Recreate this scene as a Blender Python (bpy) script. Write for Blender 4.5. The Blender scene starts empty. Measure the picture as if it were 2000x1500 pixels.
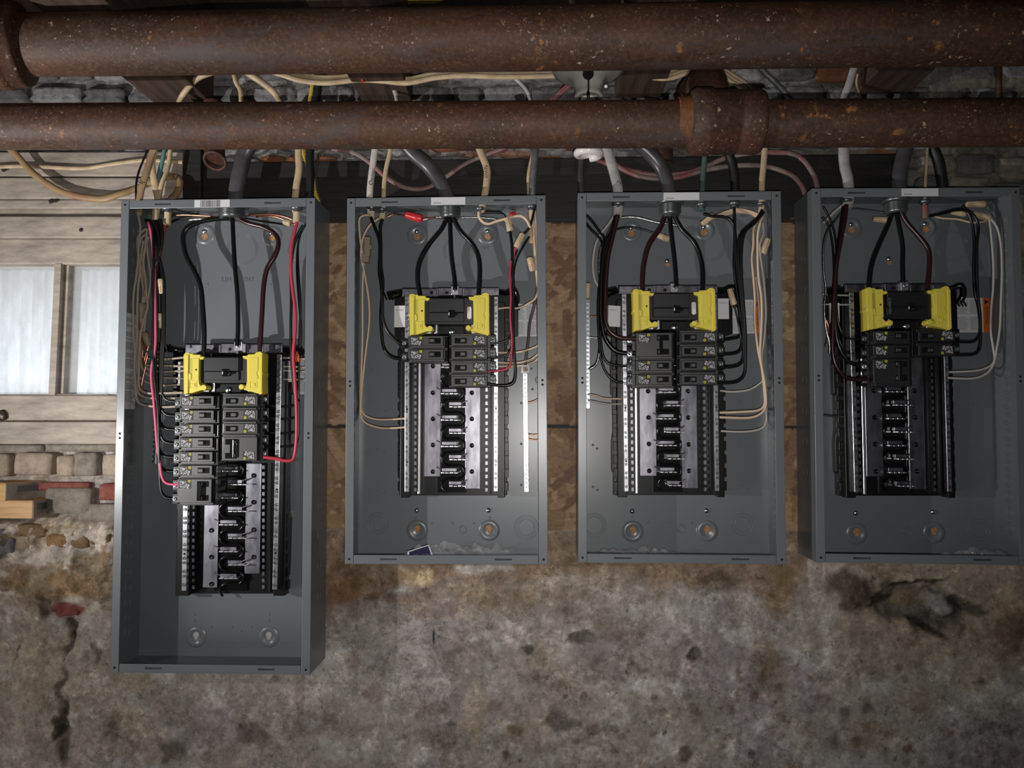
import bpy, math, random
from mathutils import Vector, Matrix, noise
random.seed(7)
S = bpy.context.scene
C = S.collection

# ------------------------------------------------------------------ camera, world, lights, exposure
F = 1477.38; DIST = 1.3516
_yaw, _pitch = 0.0378, 0.0477
CR = Matrix.Rotation(_yaw, 3, 'Z') @ Matrix.Rotation(_pitch, 3, 'X')
CPOS = Vector((0, -DIST, 0))
cam_d = bpy.data.cameras.new('camera'); cam = bpy.data.objects.new('camera', cam_d); C.objects.link(cam)
cam_d.sensor_fit = 'HORIZONTAL'; cam_d.sensor_width = 36; cam_d.lens = 36 * F / 2000
cam_d.clip_start = .02; cam_d.clip_end = 50
rx, fy, uz = CR.col[0], CR.col[1], CR.col[2]
cam.matrix_world = Matrix(((rx[0], uz[0], -fy[0], 0), (rx[1], uz[1], -fy[1], -DIST), (rx[2], uz[2], -fy[2], 0), (0, 0, 0, 1)))
S.camera = cam
wd = bpy.data.worlds.new('basement_air'); S.world = wd; wd.use_nodes = True
wd.node_tree.nodes['Background'].inputs[0].default_value = (.9, .95, 1, 1)
wd.node_tree.nodes['Background'].inputs[1].default_value = 0.05
S.view_settings.view_transform = 'Standard'; S.view_settings.look = 'None'
S.view_settings.gamma = 1; S.view_settings.exposure = 0.0
S.view_settings.use_curve_mapping = False

def lamp(name, kind, loc, energy, color, **k):
    l = bpy.data.lights.new(name, kind); l.energy = energy; l.color = color
    for a, b in k.items(): setattr(l, a, b)
    o = bpy.data.objects.new(name, l); C.objects.link(o); o.location = loc
    return o
# the phone's flash, just below and beside its lens
fl = lamp('phone_flash', 'SPOT', (.012, -DIST - .005, -.045), 33.0, (1, .97, .93), spot_size=math.radians(98), spot_blend=1.0, shadow_soft_size=.004)
fl.rotation_euler = (math.radians(90 + 5), 0, math.radians(3.0))
# a work lamp standing low on the left, in front of the window
wl = lamp('work_lamp', 'SPOT', (-1.22, -.70, -.11), 40.0, (1, .98, .96), spot_size=math.radians(104), spot_blend=1.0, shadow_soft_size=.007)
wl.rotation_euler = (Vector((-.40, .1, .42)) - Vector(wl.location)).to_track_quat('-Z', 'Y').to_euler()

# added soft fill, out of view low on the left, brightens the lower wall
dl = lamp('left_wall_fill', 'AREA', (-2.1, -1.1, -.95), 9.0, (1, .96, .90), shape='DISK', size=.9)
dl.rotation_euler = (Vector((-.75, .1, -.5)) - Vector(dl.location)).to_track_quat('-Z', 'Y').to_euler()

# ------------------------------------------------------------------ helpers
def W(px, py, y=0.0):
    d = CR @ Vector(((px - 1000) / F, 1, (750 - py) / F))
    t = (y - CPOS.y) / d.y
    return CPOS + d * t
def SC(px, py, y):                       # metres per pixel there
    p = W(px, py, y); return (p - CPOS).dot(fy) / F

def srgb(r, g, b):
    f = lambda c: ((c / 255) / 12.92 if c / 255 <= .04045 else (((c / 255) + .055) / 1.055) ** 2.4)
    return (f(r), f(g), f(b), 1)

class MB:
    def __init__(s): s.v = []; s.f = []; s.sm = []
    def add(s, vs, fs, smooth=False):
        n = len(s.v); s.v += [Vector(v) for v in vs]
        for f in fs: s.f.append([i + n for i in f]); s.sm.append(smooth)
    def box(s, a, b, M=None):
        x0, x1 = sorted((a[0], b[0])); y0, y1 = sorted((a[1], b[1])); z0, z1 = sorted((a[2], b[2]))
        vs = [Vector(p) for p in ((x0, y0, z0), (x1, y0, z0), (x1, y1, z0), (x0, y1, z0), (x0, y0, z1), (x1, y0, z1), (x1, y1, z1), (x0, y1, z1))]
        if M: vs = [M @ v for v in vs]
        s.add(vs, [(0, 3, 2, 1), (4, 5, 6, 7), (0, 1, 5, 4), (1, 2, 6, 5), (2, 3, 7, 6), (3, 0, 4, 7)])
    def prism(s, poly, y0, y1):          # poly [(x,z)], y0 front (nearer the camera)
        n = len(poly); a = sum(poly[i][0] * poly[(i + 1) % n][1] - poly[(i + 1) % n][0] * poly[i][1] for i in range(n))
        if a < 0: poly = poly[::-1]
        vs = [(x, y0, z) for x, z in poly] + [(x, y1, z) for x, z in poly]
        fs = [list(range(n)), list(range(2 * n - 1, n - 1, -1))] + [(i, i + n, (i + 1) % n + n, (i + 1) % n) for i in range(n)]
        s.add(vs, fs)
    def cyl(s, c, ax, r, h, n=12, r2=None, smooth=True):     # c start centre
        ax = Vector(ax).normalized(); c = Vector(c); r2 = r if r2 is None else r2
        u = ax.orthogonal().normalized(); w = ax.cross(u)
        vs = []
        for k, (rr, hh) in enumerate(((r, 0), (r2, h))):
            for i in range(n):
                t = 2 * math.pi * i / n
                vs.append(c + ax * hh + (u * math.cos(t) + w * math.sin(t)) * rr)
        s.add(vs, [(i, (i + 1) % n, (i + 1) % n + n, i + n) for i in range(n)], smooth)
        s.add(vs, [list(range(n))[::-1], list(range(n, 2 * n))])
    def ring(s, c, ax, R, r, n=24, m=6):
        ax = Vector(ax).normalized(); c = Vector(c); u = ax.orthogonal().normalized(); w = ax.cross(u); vs = []
        for i in range(n):
            t = 2 * math.pi * i / n; d = u * math.cos(t) + w * math.sin(t)
            for j in range(m):
                p = 2 * math.pi * j / m
                vs.append(c + d * (R + r * math.cos(p)) + ax * (r * math.sin(p)))
        s.add(vs, [(i * m + j, ((i + 1) % n) * m + j, ((i + 1) % n) * m + (j + 1) % m, i * m + (j + 1) % m) for i in range(n) for j in range(m)], True)
    def lathe(s, c, ax, prof, n=24, smooth=True):   # prof [(r,h)]
        ax = Vector(ax).normalized(); c = Vector(c); u = ax.orthogonal().normalized(); w = ax.cross(u); vs = []
        for r, h in prof:
            for i in range(n):
                t = 2 * math.pi * i / n
                vs.append(c + ax * h + (u * math.cos(t) + w * math.sin(t)) * max(r, 1e-5))
        s.add(vs, [(k * n + i, k * n + (i + 1) % n, (k + 1) * n + (i + 1) % n, (k + 1) * n + i) for k in range(len(prof) - 1) for i in range(n)], smooth)
    def tube(s, pts, r, n=8, sub=5, flat=None, wob=0, rib=0):
        P = [Vector(p) for p in pts]; Q = []
        if len(P) == 2: sub = max(sub, 1)
        for i in range(len(P) - 1):
            p0 = P[i - 1] if i else P[0] * 2 - P[1]; p1 = P[i]; p2 = P[i + 1]; p3 = P[i + 2] if i + 2 < len(P) else P[-1] * 2 - P[-2]
            L = (p2 - p1).length; m1 = (p2 - p0) * .5; m2 = (p3 - p1) * .5
            for m in (m1, m2):
                if m.length > L * 1.3: m *= L * 1.3 / m.length
            for k in range(sub):
                t = k / sub; t2 = t * t; t3 = t2 * t
                Q.append(p1 * (2 * t3 - 3 * t2 + 1) + m1 * (t3 - 2 * t2 + t) + p2 * (3 * t2 - 2 * t3) + m2 * (t3 - t2))
        Q.append(P[-1]); vs = []; N = len(Q); u = None
        for i, q in enumerate(Q):
            tg = (Q[min(i + 1, N - 1)] - Q[max(i - 1, 0)])
            tg = tg.normalized() if tg.length > 1e-9 else Vector((0, 0, 1))
            if flat: 
                u = tg.cross(Vector((0, 1, 0))); u = u.normalized() if u.length > .15 else (tg.orthogonal().normalized())
            elif u is None: u = tg.orthogonal().normalized()
            else:
                u = u - tg * u.dot(tg); u = u.normalized() if u.length > 1e-6 else tg.orthogonal().normalized()
            w = tg.cross(u).normalized()
            rr = r[min(i * len(r) // N, len(r) - 1)] if isinstance(r, (list, tuple)) else r
            if rib: rr *= 1 + rib * (1 if i % 2 else -1)
            if wob: rr *= 1 + wob * noise.noise(q * 60)
            for j in range(n):
                a = 2 * math.pi * j / n
                vs.append(q + u * (math.cos(a) * rr) + w * (math.sin(a) * rr * (flat or 1)))
        s.add(vs, [(i * n + j, i * n + (j + 1) % n, (i + 1) * n + (j + 1) % n, (i + 1) * n + j) for i in range(N - 1) for j in range(n)], True)
        s.add(vs, [list(range(n))[::-1], list(range((N - 1) * n, N * n))])
        return Q
    def me(s, name, o=(0, 0, 0)):
        o = Vector(o); m = bpy.data.meshes.new(name)
        m.from_pydata([v - o for v in s.v], [], s.f)
        m.polygons.foreach_set('use_smooth', s.sm); m.update()
        return m

def wloc(o):
    v = Vector((0, 0, 0))
    while o: v += Vector(o.location); o = o.parent
    return v
def tag(o, label=None, cat=None, group=None, kind=None):
    if label: o['label'] = label
    if cat: o['category'] = cat
    if group: o['group'] = group
    if kind: o['kind'] = kind
    return o
def obj(name, mb, mat, parent=None, local=False, loc=None, bev=0, label=None, kind=None):
    # mesh coordinates are world unless local; top-level meshes get their origin at loc
    off = Vector((0, 0, 0)) if local else (wloc(parent) if parent else Vector(loc or (0, 0, 0)))
    m = mb if isinstance(mb, bpy.types.Mesh) else mb.me(name, off)
    if not m.materials: m.materials.append(mat)
    o = bpy.data.objects.new(name, m); C.objects.link(o)
    if parent: o.parent = parent
    elif not local: o.location = off
    if bev:
        b = o.modifiers.new('bevel', 'BEVEL'); b.width = bev; b.segments = 2; b.limit_method = 'ANGLE'; b.angle_limit = .6
    tag(o, label, None, None, kind)
    return o
def thing(name, loc, label=None, cat=None, group=None, kind=None):
    o = bpy.data.objects.new(name, None); C.objects.link(o); o.location = loc; o.empty_display_size = .02
    return tag(o, label, cat, group, kind)
def dup(root, dv=(0, 0, 0), label=None, rot=None):
    def cp(o, par):
        c = o.copy(); C.objects.link(c); c.parent = par
        for ch in [x for x in o.children]: cp(ch, c)
        return c
    r = cp(root, None); r.location = Vector(root.location) + Vector(dv)
    if label: r['label'] = label
    if rot is not None: r.rotation_euler = rot
    return r
_txt = {}
def text(name, body, size, parent, wpos, rot=(math.pi / 2, 0, 0), mat=None, ext=0.0001, shear=0, align='CENTER', sx=1):
    cu = bpy.data.curves.new(name, 'FONT'); cu.body = body; cu.size = size; cu.extrude = ext; cu.shear = shear
    cu.align_x = align; cu.align_y = 'CENTER'; cu.resolution_u = 2
    t = bpy.data.objects.new(name, cu); C.objects.link(t)
    dg = bpy.context.evaluated_depsgraph_get(); dg.update()
    m = bpy.data.meshes.new_from_object(t.evaluated_get(dg)); m.name = name
    bpy.data.objects.remove(t); bpy.data.curves.remove(cu)
    m.materials.clear(); m.materials.append(mat)
    o = bpy.data.objects.new(name, m); C.objects.link(o)
    o.parent = parent; o.location = Vector(wpos) - (wloc(parent) if parent else Vector((0, 0, 0)))
    o.rotation_euler = rot; o.scale = (sx, 1, 1)
    return o

# ------------------------------------------------------------------ materials
def mat(name, col, rough=.5, metal=0, spec=.5, **k):
    m = bpy.data.materials.new(name); m.use_nodes = True; nt = m.node_tree; b = nt.nodes['Principled BSDF']
    b.inputs['Roughness'].default_value = rough; b.inputs['Metallic'].default_value = metal
    b.inputs['Specular IOR Level'].default_value = spec
    col = srgb(*col) if len(col) == 3 else col
    b.inputs['Base Color'].default_value = col
    col2 = k.get('col2')
    if col2 or k.get('bump'):
        tc = nt.nodes.new('ShaderNodeTexCoord'); mp = nt.nodes.new('ShaderNodeMapping')
        mp.inputs['Scale'].default_value = k.get('stretch', (1, 1, 1))
        nt.links.new(tc.outputs['Object'], mp.inputs[0])
        nz = nt.nodes.new('ShaderNodeTexNoise'); nz.inputs['Scale'].default_value = k.get('ns', 30); nz.inputs['Detail'].default_value = k.get('det', 6)
        nz.inputs['Roughness'].default_value = k.get('nr', .6)
        nt.links.new(mp.outputs[0], nz.inputs['Vector'])
        if col2:
            cr = nt.nodes.new('ShaderNodeValToRGB'); e = cr.color_ramp.elements
            lo, hi = k.get('ramp', (.4, .65)); e[0].position = lo; e[1].position = hi
            e[0].color = col; e[1].color = srgb(*col2)
            if k.get('col3'):
                x = e.new(k.get('p3', .8)); x.color = srgb(*k['col3'])
            nt.links.new(nz.outputs['Fac'], cr.inputs[0]); nt.links.new(cr.outputs[0], b.inputs['Base Color'])
            m['ramp'] = 1
        if k.get('bump'):
            bp = nt.nodes.new('ShaderNodeBump'); bp.inputs['Strength'].default_value = k['bump']; bp.inputs['Distance'].default_value = k.get('bd', .002)
            nt.links.new(nz.outputs['Fac'], bp.inputs['Height']); nt.links.new(bp.outputs[0], b.inputs['Normal'])
    return m

M = {}
M['steel'] = mat('grey_enamel', (106, 110, 114), .30, 0, .5, col2=(102, 106, 110), ns=4, bump=.02, bd=.001)
M['steel_in'] = M['steel']
M['hole'] = mat('dark_hole', (10, 10, 10), .9)
M['slot'] = mat('slot_dark', (45, 48, 50), .7)
M['blk'] = mat('black_moulding', (14, 14, 15), .33, 0, .32, bump=.1, ns=80, bd=.0004)
M['blk2'] = mat('black_breaker_plastic', (24, 23, 25), .45, 0, .75, bump=.12, ns=300, bd=.0002)
M['brk_grey'] = mat('satin_grey_breaker_face', (98, 92, 96), .34, 0, .6, bump=.12, ns=300, bd=.0002)
M['gloss'] = mat('glossy_black', (12, 12, 13), .15, 0, .6)
M['yel'] = mat('yellow_cover_plastic', (214, 198, 76), .42, 0, .4)
M['yel2'] = mat('yellow_cover_shaded', (182, 168, 66), .45, 0, .4)  # same plastic, with the groove's shade put into a darker yellow
M['tin'] = mat('tinned_bus_metal', (146, 144, 152), .34, 1.0, .5, col2=(104, 102, 110), ns=60, bump=.15, bd=.0006, stretch=(1, 1, .3))
M['tinbar'] = mat('bright_tinned_bar', (200, 200, 206), .3, 1.0, .5, col2=(160, 160, 166), ns=60, bump=.15, bd=.0006)
M['blk3'] = mat('main_breaker_plastic', (24, 23, 25), .42, 0, .5, bump=.1, ns=300, bd=.0002)
M['alu'] = mat('bright_aluminium', (225, 225, 228), .30, 1.0, bump=.2, ns=90, bd=.0006)
M['zinc'] = mat('zinc_screw', (205, 212, 218), .22, 1.0)
M['bar_screw'] = mat('dull_steel_screw', (112, 115, 120), .35, .9)
M['lbl_w'] = mat('white_label_paper', (205, 205, 208), .45)
M['ink'] = mat('black_print', (35, 34, 36), .6)
M['ink2'] = mat('grey_print', (120, 120, 122), .6)
M['purple_ink'] = mat('purple_marker_ink', (40, 26, 58), .5)
M['prnt'] = mat('white_print', (190, 188, 190), .5)
M['yprint'] = mat('yellow_print', (215, 195, 40), .5)
M['orange'] = mat('orange_warning_print', (205, 92, 30), .5)
M['navy'] = mat('navy_packet_print', (30, 24, 62), .3)
# wires
M['w_black'] = mat('black_wire', (14, 14, 15), .28, 0, .5)
M['w_dkred'] = mat('black_wire_red_stripe', (44, 20, 22), .28, 0, .5)
M['w_red'] = mat('red_wire', (178, 52, 72), .35)
M['w_pink'] = mat('pink_wire', (205, 84, 116), .35)
M['w_rust'] = mat('orange_brown_wire', (140, 62, 40), .45)
M['w_white'] = mat('grey_white_wire', (178, 172, 164), .42)
M['w_cream'] = mat('cream_wire', (212, 186, 160), .42)
M['w_tan'] = mat('dull_taupe_wire', (158, 147, 133), .5)
M['w_cu'] = mat('bare_copper', (206, 140, 108), .25, 1.0)
M['w_al'] = mat('bare_aluminium_strand', (200, 200, 200), .25, 1.0, bump=.6, ns=200, bd=.001)
M['w_grey'] = mat('dark_grey_strand', (70, 68, 66), .4)
M['nut_tan'] = mat('tan_wire_nut', (196, 176, 142), .5)
M['nut_red'] = mat('red_wire_nut', (205, 42, 48), .35)
M['nut_or'] = mat('orange_wire_nut', (200, 96, 40), .45)
M['nut_gr'] = mat('taupe_wire_nut', (140, 126, 108), .5)
# cables
M['c_cream'] = mat('cream_cable_jacket', (196, 174, 140), .5, col2=(168, 148, 118), ns=40, bump=.2, bd=.0008)
M['c_white'] = mat('white_cable_jacket', (204, 196, 188), .45, col2=(180, 172, 166), ns=40, bump=.15, bd=.0006)
M['c_wgrey'] = mat('pale_grey_cable_jacket', (176, 172, 172), .45, col2=(146, 142, 142), ns=30, bump=.15, bd=.0008)
M['c_tan'] = mat('brown_aged_cable', (146, 120, 92), .55, col2=(122, 96, 72), ns=30, bump=.3, bd=.001)
M['c_grey'] = mat('dark_grey_service_cable', (78, 77, 80), .32, 0, .5, col2=(62, 60, 62), ns=25, bump=.25, bd=.001)
M['c_dk'] = mat('dim_grey_cable', (62, 60, 57), .5, col2=(48, 46, 44), ns=40)
M['c_yel'] = mat('yellow_cable', (208, 182, 60), .45, col2=(170, 146, 50), ns=40)
M['c_teal'] = mat('teal_cable', (88, 128, 126), .5)
M['c_green'] = mat('grey_green_cable', (70, 92, 86), .5)
M['c_pink'] = mat('pink_streaked_cable', (126, 114, 108), .5, col2=(134, 78, 80), ns=22, ramp=(.42, .60), bump=.2, bd=.0008)
M['c_orb'] = mat('orange_brown_cable', (150, 124, 88), .5, col2=(142, 98, 84), ns=14, ramp=(.5, .75), bump=.2)
M['armor'] = mat('grey_armoured_cable', (112, 114, 116), .4, .2, col2=(80, 82, 84), ns=50)
M['armor_dk'] = mat('black_flexible_conduit', (34, 34, 35), .45, .2)
M['porc'] = mat('grey_white_porcelain', (168, 166, 160), .25, 0, .5, col2=(150, 148, 142), ns=20)
M['cfl'] = mat('white_glass_tube', (225, 218, 218), .12, 0, .5)
M['chain'] = mat('tarnished_bead_chain', (70, 62, 54), .35, 1.0)
M['conn'] = mat('cast_zinc_connector', (120, 123, 125), .35, .8, bump=.2, ns=60)
M['wood_dk'] = mat('dark_old_joist', (74, 56, 46), .8, col2=(46, 34, 28), ns=12, stretch=(6, .5, 6), bump=.6, bd=.004)
M['wood_blk'] = mat('blackened_board', (30, 28, 27), .6, col2=(16, 15, 15), ns=14, stretch=(.6, 4, 6), bump=.4, bd=.002)
M['pine'] = mat('fresh_pine', (196, 156, 106), .6, col2=(150, 108, 66), ns=16, stretch=(.5, 3, 7), ramp=(.45, .72), bump=.3)
M['pine_end'] = mat('weathered_wood_end', (150, 138, 130), .75, col2=(116, 104, 96), ns=30, bump=.5)
M['paint'] = mat('dirty_white_painted_board', (172, 161, 148), .6, col2=(122, 112, 102), ns=9, stretch=(1, 2, 4), ramp=(.38, .68), nr=.7, det=9, bump=.5, bd=.003)
M['crack'] = mat('rotten_dark_wood', (40, 34, 30), .9)

def rust(name, a, b, c, seed=0):
    m = bpy.data.materials.new(name); m.use_nodes = True; nt = m.node_tree; N = nt.nodes; L = nt.links; bs = N['Principled BSDF']
    bs.inputs['Roughness'].default_value = .62; bs.inputs['Specular IOR Level'].default_value = .35
    tc = N.new('ShaderNodeTexCoord'); mp = N.new('ShaderNodeMapping'); mp.inputs['Location'].default_value = (seed, seed, 0)
    L.new(tc.outputs['Object'], mp.inputs[0])
    def nz(sc, det=7, r=.65):
        n = N.new('ShaderNodeTexNoise'); n.inputs['Scale'].default_value = sc; n.inputs['Detail'].default_value = det; n.inputs['Roughness'].default_value = r
        L.new(mp.outputs[0], n.inputs['Vector']); return n.outputs['Fac']
    def ramp(f, stops):
        r = N.new('ShaderNodeValToRGB'); e = r.color_ramp.elements
        e[0].position, e[0].color = stops[0][0], stops[0][1]; e[1].position, e[1].color = stops[-1][0], stops[-1][1]
        for p, cc in stops[1:-1]: x = e.new(p); x.color = cc
        L.new(f, r.inputs[0]); return r.outputs[0]
    def mix(f, x, y):
        n = N.new('ShaderNodeMix'); n.data_type = 'RGBA'; L.new(f, n.inputs[0])
        for s_, v in ((6, x), (7, y)):
            if isinstance(v, tuple): n.inputs[s_].default_value = v
            else: L.new(v, n.inputs[s_])
        return n.outputs[2]
    W1, K = (1, 1, 1, 1), (0, 0, 0, 1)
    def nzs(sc, st, det=6, r=.65, loc=0):
        m_ = N.new('ShaderNodeMapping'); m_.inputs['Scale'].default_value = st; m_.inputs['Location'].default_value = (loc, loc, loc); L.new(mp.outputs[0], m_.inputs[0])
        n = N.new('ShaderNodeTexNoise'); n.inputs['Scale'].default_value = sc; n.inputs['Detail'].default_value = det; n.inputs['Roughness'].default_value = r; L.new(m_.outputs[0], n.inputs['Vector']); return n.outputs['Fac']
    def mul(x, y):
        n = N.new('ShaderNodeMath'); n.operation = 'MULTIPLY'; L.new(x, n.inputs[0]); L.new(y, n.inputs[1]); return n.outputs[0]
    base = ramp(nzs(7, (.6, 1, 1.6), 10, .74), [(.30, srgb(*a)), (.44, srgb(*b)), (.56, srgb(*a)), (.70, srgb(*c))])
    fine = ramp(nz(170, 4, .7), [(.33, srgb(32, 23, 19)), (.52, srgb(70, 50, 37)), (.68, srgb(108, 84, 69))])
    n = N.new('ShaderNodeMix'); n.data_type = 'RGBA'; n.inputs[0].default_value = .42; L.new(base, n.inputs[6]); L.new(fine, n.inputs[7]); base = n.outputs[2]
    base = mix(ramp(nzs(9, (.35, 1, 1.3), 9, .78, 4), [(.54, K), (.62, (.75, .75, .75, 1))]), base, srgb(70, 62, 62))
    base = mix(ramp(nzs(13, (.4, 1, 1.5), 8, .78, 9), [(.62, K), (.67, (.8, .8, .8, 1))]), base, srgb(36, 31, 32))
    base = mix(mul(ramp(nz(210, 3, .6), [(.62, K), (.68, W1)]), ramp(nz(10, 6, .7), [(.48, K), (.58, W1)])), base, srgb(146, 118, 98))
    base = mix(mul(ramp(nz(120, 3, .6), [(.66, K), (.69, W1)]), ramp(nz(6, 4, .6), [(.5, K), (.56, W1)])), base, srgb(176, 150, 128))
    base = mix(mul(ramp(nz(48, 6, .75), [(.58, K), (.64, W1)]), ramp(nzs(9, (1.2, .4, .4), 3, .6, 2), [(.56, K), (.64, W1)])), base, srgb(164, 108, 56))
    L.new(base, bs.inputs['Base Color'])
    bp = N.new('ShaderNodeBump'); bp.inputs['Strength'].default_value = .5; bp.inputs['Distance'].default_value = .0015
    L.new(nz(60, 8, .7), bp.inputs['Height']); L.new(bp.outputs[0], bs.inputs['Normal'])
    return m
M['rust1'] = rust('rusty_iron_pipe', (58, 39, 29), (86, 55, 37), (80, 66, 58), 3)
M['rust2'] = rust('rusty_iron_coupling', (60, 38, 31), (84, 52, 39), (88, 68, 58), 9)
M['rust3'] = rust('orange_rust_thread', (120, 78, 48), (160, 104, 62), (120, 84, 66), 5)

def wallmat():
    m = bpy.data.materials.new('stained_plaster'); m.use_nodes = True; nt = m.node_tree; N = nt.nodes; L = nt.links; bs = N['Principled BSDF']
    bs.inputs['Roughness'].default_value = .85; bs.inputs['Specular IOR Level'].default_value = .2
    at = N.new('ShaderNodeAttribute'); at.attribute_name = 'tone'
    tc = N.new('ShaderNodeTexCoord')
    def nz(sc, det=8, r=.65, st=None):
        n = N.new('ShaderNodeTexNoise'); n.inputs['Scale'].default_value = sc; n.inputs['Detail'].default_value = det; n.inputs['Roughness'].default_value = r
        if st:
            mp = N.new('ShaderNodeMapping'); mp.inputs['Scale'].default_value = st; L.new(tc.outputs['Object'], mp.inputs[0]); L.new(mp.outputs[0], n.inputs['Vector'])
        else: L.new(tc.outputs['Object'], n.inputs['Vector'])
        return n.outputs['Fac']
    def rp(f, lo, hi, a, b):
        r = N.new('ShaderNodeMapRange'); r.inputs[1].default_value = lo; r.inputs[2].default_value = hi; r.inputs[3].default_value = a; r.inputs[4].default_value = b
        L.new(f, r.inputs[0]); return r.outputs[0]
    def mul(a, b):
        n = N.new('ShaderNodeMath'); n.operation = 'MULTIPLY'; L.new(a, n.inputs[0]); L.new(b, n.inputs[1]); return n.outputs[0]
    val = mul(mul(rp(nz(120, 4), .3, .7, .88, 1.12), rp(nz(34, 9, .75), .3, .7, .62, 1.34)), rp(nz(9, 6, .6), .3, .7, .80, 1.16))
    val = mul(val, rp(nz(15, 12, .82), .36, .64, .80, 1.20))
    # pits and specks
    v = N.new('ShaderNodeTexVoronoi'); v.inputs['Scale'].default_value = 62; L.new(tc.outputs['Object'], v.inputs['Vector'])
    g = rp(nz(7, 4), .5, .62, 0, 1); d = rp(v.outputs['Distance'], .12, .24, .38, 0)
    pit = mul(g, d); q = N.new('ShaderNodeMath'); q.operation = 'SUBTRACT'; q.inputs[0].default_value = 1; L.new(pit, q.inputs[1])
    val = mul(val, q.outputs[0])
    mx = N.new('ShaderNodeVectorMath'); mx.operation = 'SCALE'; L.new(at.outputs['Color'], mx.inputs[0]); L.new(val, mx.inputs['Scale'])
    def flake(prev, f, lo, hi, mulcol):        # crisp-edged scabs of lime, damp and dirt
        k = rp(f, lo, hi, 0, 1); m2 = N.new('ShaderNodeVectorMath'); m2.operation = 'MULTIPLY'; L.new(prev, m2.inputs[0]); m2.inputs[1].default_value = mulcol
        x = N.new('ShaderNodeMix'); x.data_type = 'VECTOR'; L.new(k, x.inputs[0]); L.new(prev, x.inputs[4]); L.new(m2.outputs[0], x.inputs[5]); return x.outputs[1]
    v_ = flake(mx.outputs[0], nz(11, 15, .80), .52, .55, (1.3, 1.3, 1.32))
    v_ = flake(v_, nz(23, 15, .82), .545, .57, (.74, .71, .67))
    v_ = flake(v_, nz(38, 12, .80), .57, .59, (1.4, 1.38, 1.34))
    v_ = flake(v_, nz(58, 10, .80), .60, .62, (.52, .48, .45))
    L.new(v_, bs.inputs['Base Color'])
    bp = N.new('ShaderNodeBump'); bp.inputs['Strength'].default_value = .55; bp.inputs['Distance'].default_value = .003
    L.new(nz(45, 10, .72), bp.inputs['Height']); L.new(bp.outputs[0], bs.inputs['Normal'])
    return m
M['wall'] = wallmat()

def osbmat():
    m = bpy.data.materials.new('strand_board'); m.use_nodes = True; nt = m.node_tree; N = nt.nodes; L = nt.links; bs = N['Principled BSDF']
    bs.inputs['Roughness'].default_value = .65
    at = N.new('ShaderNodeAttribute'); at.attribute_name = 'tone'
    tc = N.new('ShaderNodeTexCoord'); mp = N.new('ShaderNodeMapping'); L.new(tc.outputs['Object'], mp.inputs[0]); mp.inputs['Scale'].default_value = (1, 1, 2)
    n = N.new('ShaderNodeTexNoise'); n.inputs['Scale'].default_value = 70; n.inputs['Detail'].default_value = 6; n.inputs['Distortion'].default_value = 1.2; L.new(mp.outputs[0], n.inputs['Vector'])
    w = N.new('ShaderNodeTexWave'); w.bands_direction = 'Z'; w.inputs['Scale'].default_value = 110; L.new(tc.outputs['Object'], w.inputs['Vector'])
    r = N.new('ShaderNodeMapRange'); r.inputs[1].default_value = .3; r.inputs[2].default_value = .7; r.inputs[3].default_value = .72; r.inputs[4].default_value = 1.15; L.new(n.outputs['Fac'], r.inputs[0])
    r2 = N.new('ShaderNodeMapRange'); r2.inputs[3].default_value = .86; r2.inputs[4].default_value = 1.05; L.new(w.outputs['Fac'], r2.inputs[0])
    k = N.new('ShaderNodeMath'); k.operation = 'MULTIPLY'; L.new(r.outputs[0], k.inputs[0]); L.new(r2.outputs[0], k.inputs[1])
    s = N.new('ShaderNodeVectorMath'); s.operation = 'SCALE'; L.new(at.outputs['Color'], s.inputs[0]); L.new(k.outputs[0], s.inputs['Scale'])
    L.new(s.outputs[0], bs.inputs['Base Color'])
    bp = N.new('ShaderNodeBump'); bp.inputs['Strength'].default_value = .3; bp.inputs['Distance'].default_value = .0006
    L.new(w.outputs['Fac'], bp.inputs['Height']); L.new(bp.outputs[0], bs.inputs['Normal'])
    return m
M['osb'] = osbmat()
def tone(m, cols):          # per-corner colour attribute from per-vertex colours
    a = m.color_attributes.new('tone', 'FLOAT_COLOR', 'POINT')
    a.data.foreach_set('color', [c for col in cols for c in (col[0], col[1], col[2], 1.0)])
# ------------------------------------------------------------------ the setting: wall
import numpy as np
YW = .116
rng = np.random.RandomState(11)
def vnoise(u, v, seed):
    g = np.random.RandomState(seed).rand(257, 257)
    iu = np.floor(u).astype(int); iv = np.floor(v).astype(int); fu = u - iu; fv = v - iv
    fu = fu * fu * (3 - 2 * fu); fv = fv * fv * (3 - 2 * fv); iu %= 256; iv %= 256
    return (g[iu, iv] * (1 - fu) + g[iu + 1, iv] * fu) * (1 - fv) + (g[iu, iv + 1] * (1 - fu) + g[iu + 1, iv + 1] * fu) * fv
def fbm(u, v, seed, o=5, gain=.55):
    s = 0; a = 1; t = 0
    for k in range(o):
        s = s + a * vnoise(u * 2 ** k + 17 * k, v * 2 ** k + 5 * k, seed + k); t += a; a *= gain
    return s / t * 2 - 1
def lin(c): return np.array(srgb(*c)[:3])
CRn = np.array([[CR[i][j] for j in range(3)] for i in range(3)])
def topx(X, Y, Z):
    d = np.stack([X, Y + DIST, Z], -1) @ CRn
    return 1000 + F * d[..., 0] / d[..., 1], 750 - F * d[..., 2] / d[..., 1]
STEP = .0042
xs = np.arange(-1.55, 1.55, STEP); zs = np.arange(-.80, .74, STEP)
X, Z = np.meshgrid(xs, zs)
PX, PY = topx(X, np.full_like(X, YW), Z)
n1 = fbm(X * 14 + 40, Z * 14 + 40, 1); n2 = fbm(X * 14 + 90, Z * 14 + 20, 7); n3 = fbm(X * 50 + 60, Z * 50 + 60, 13)
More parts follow.
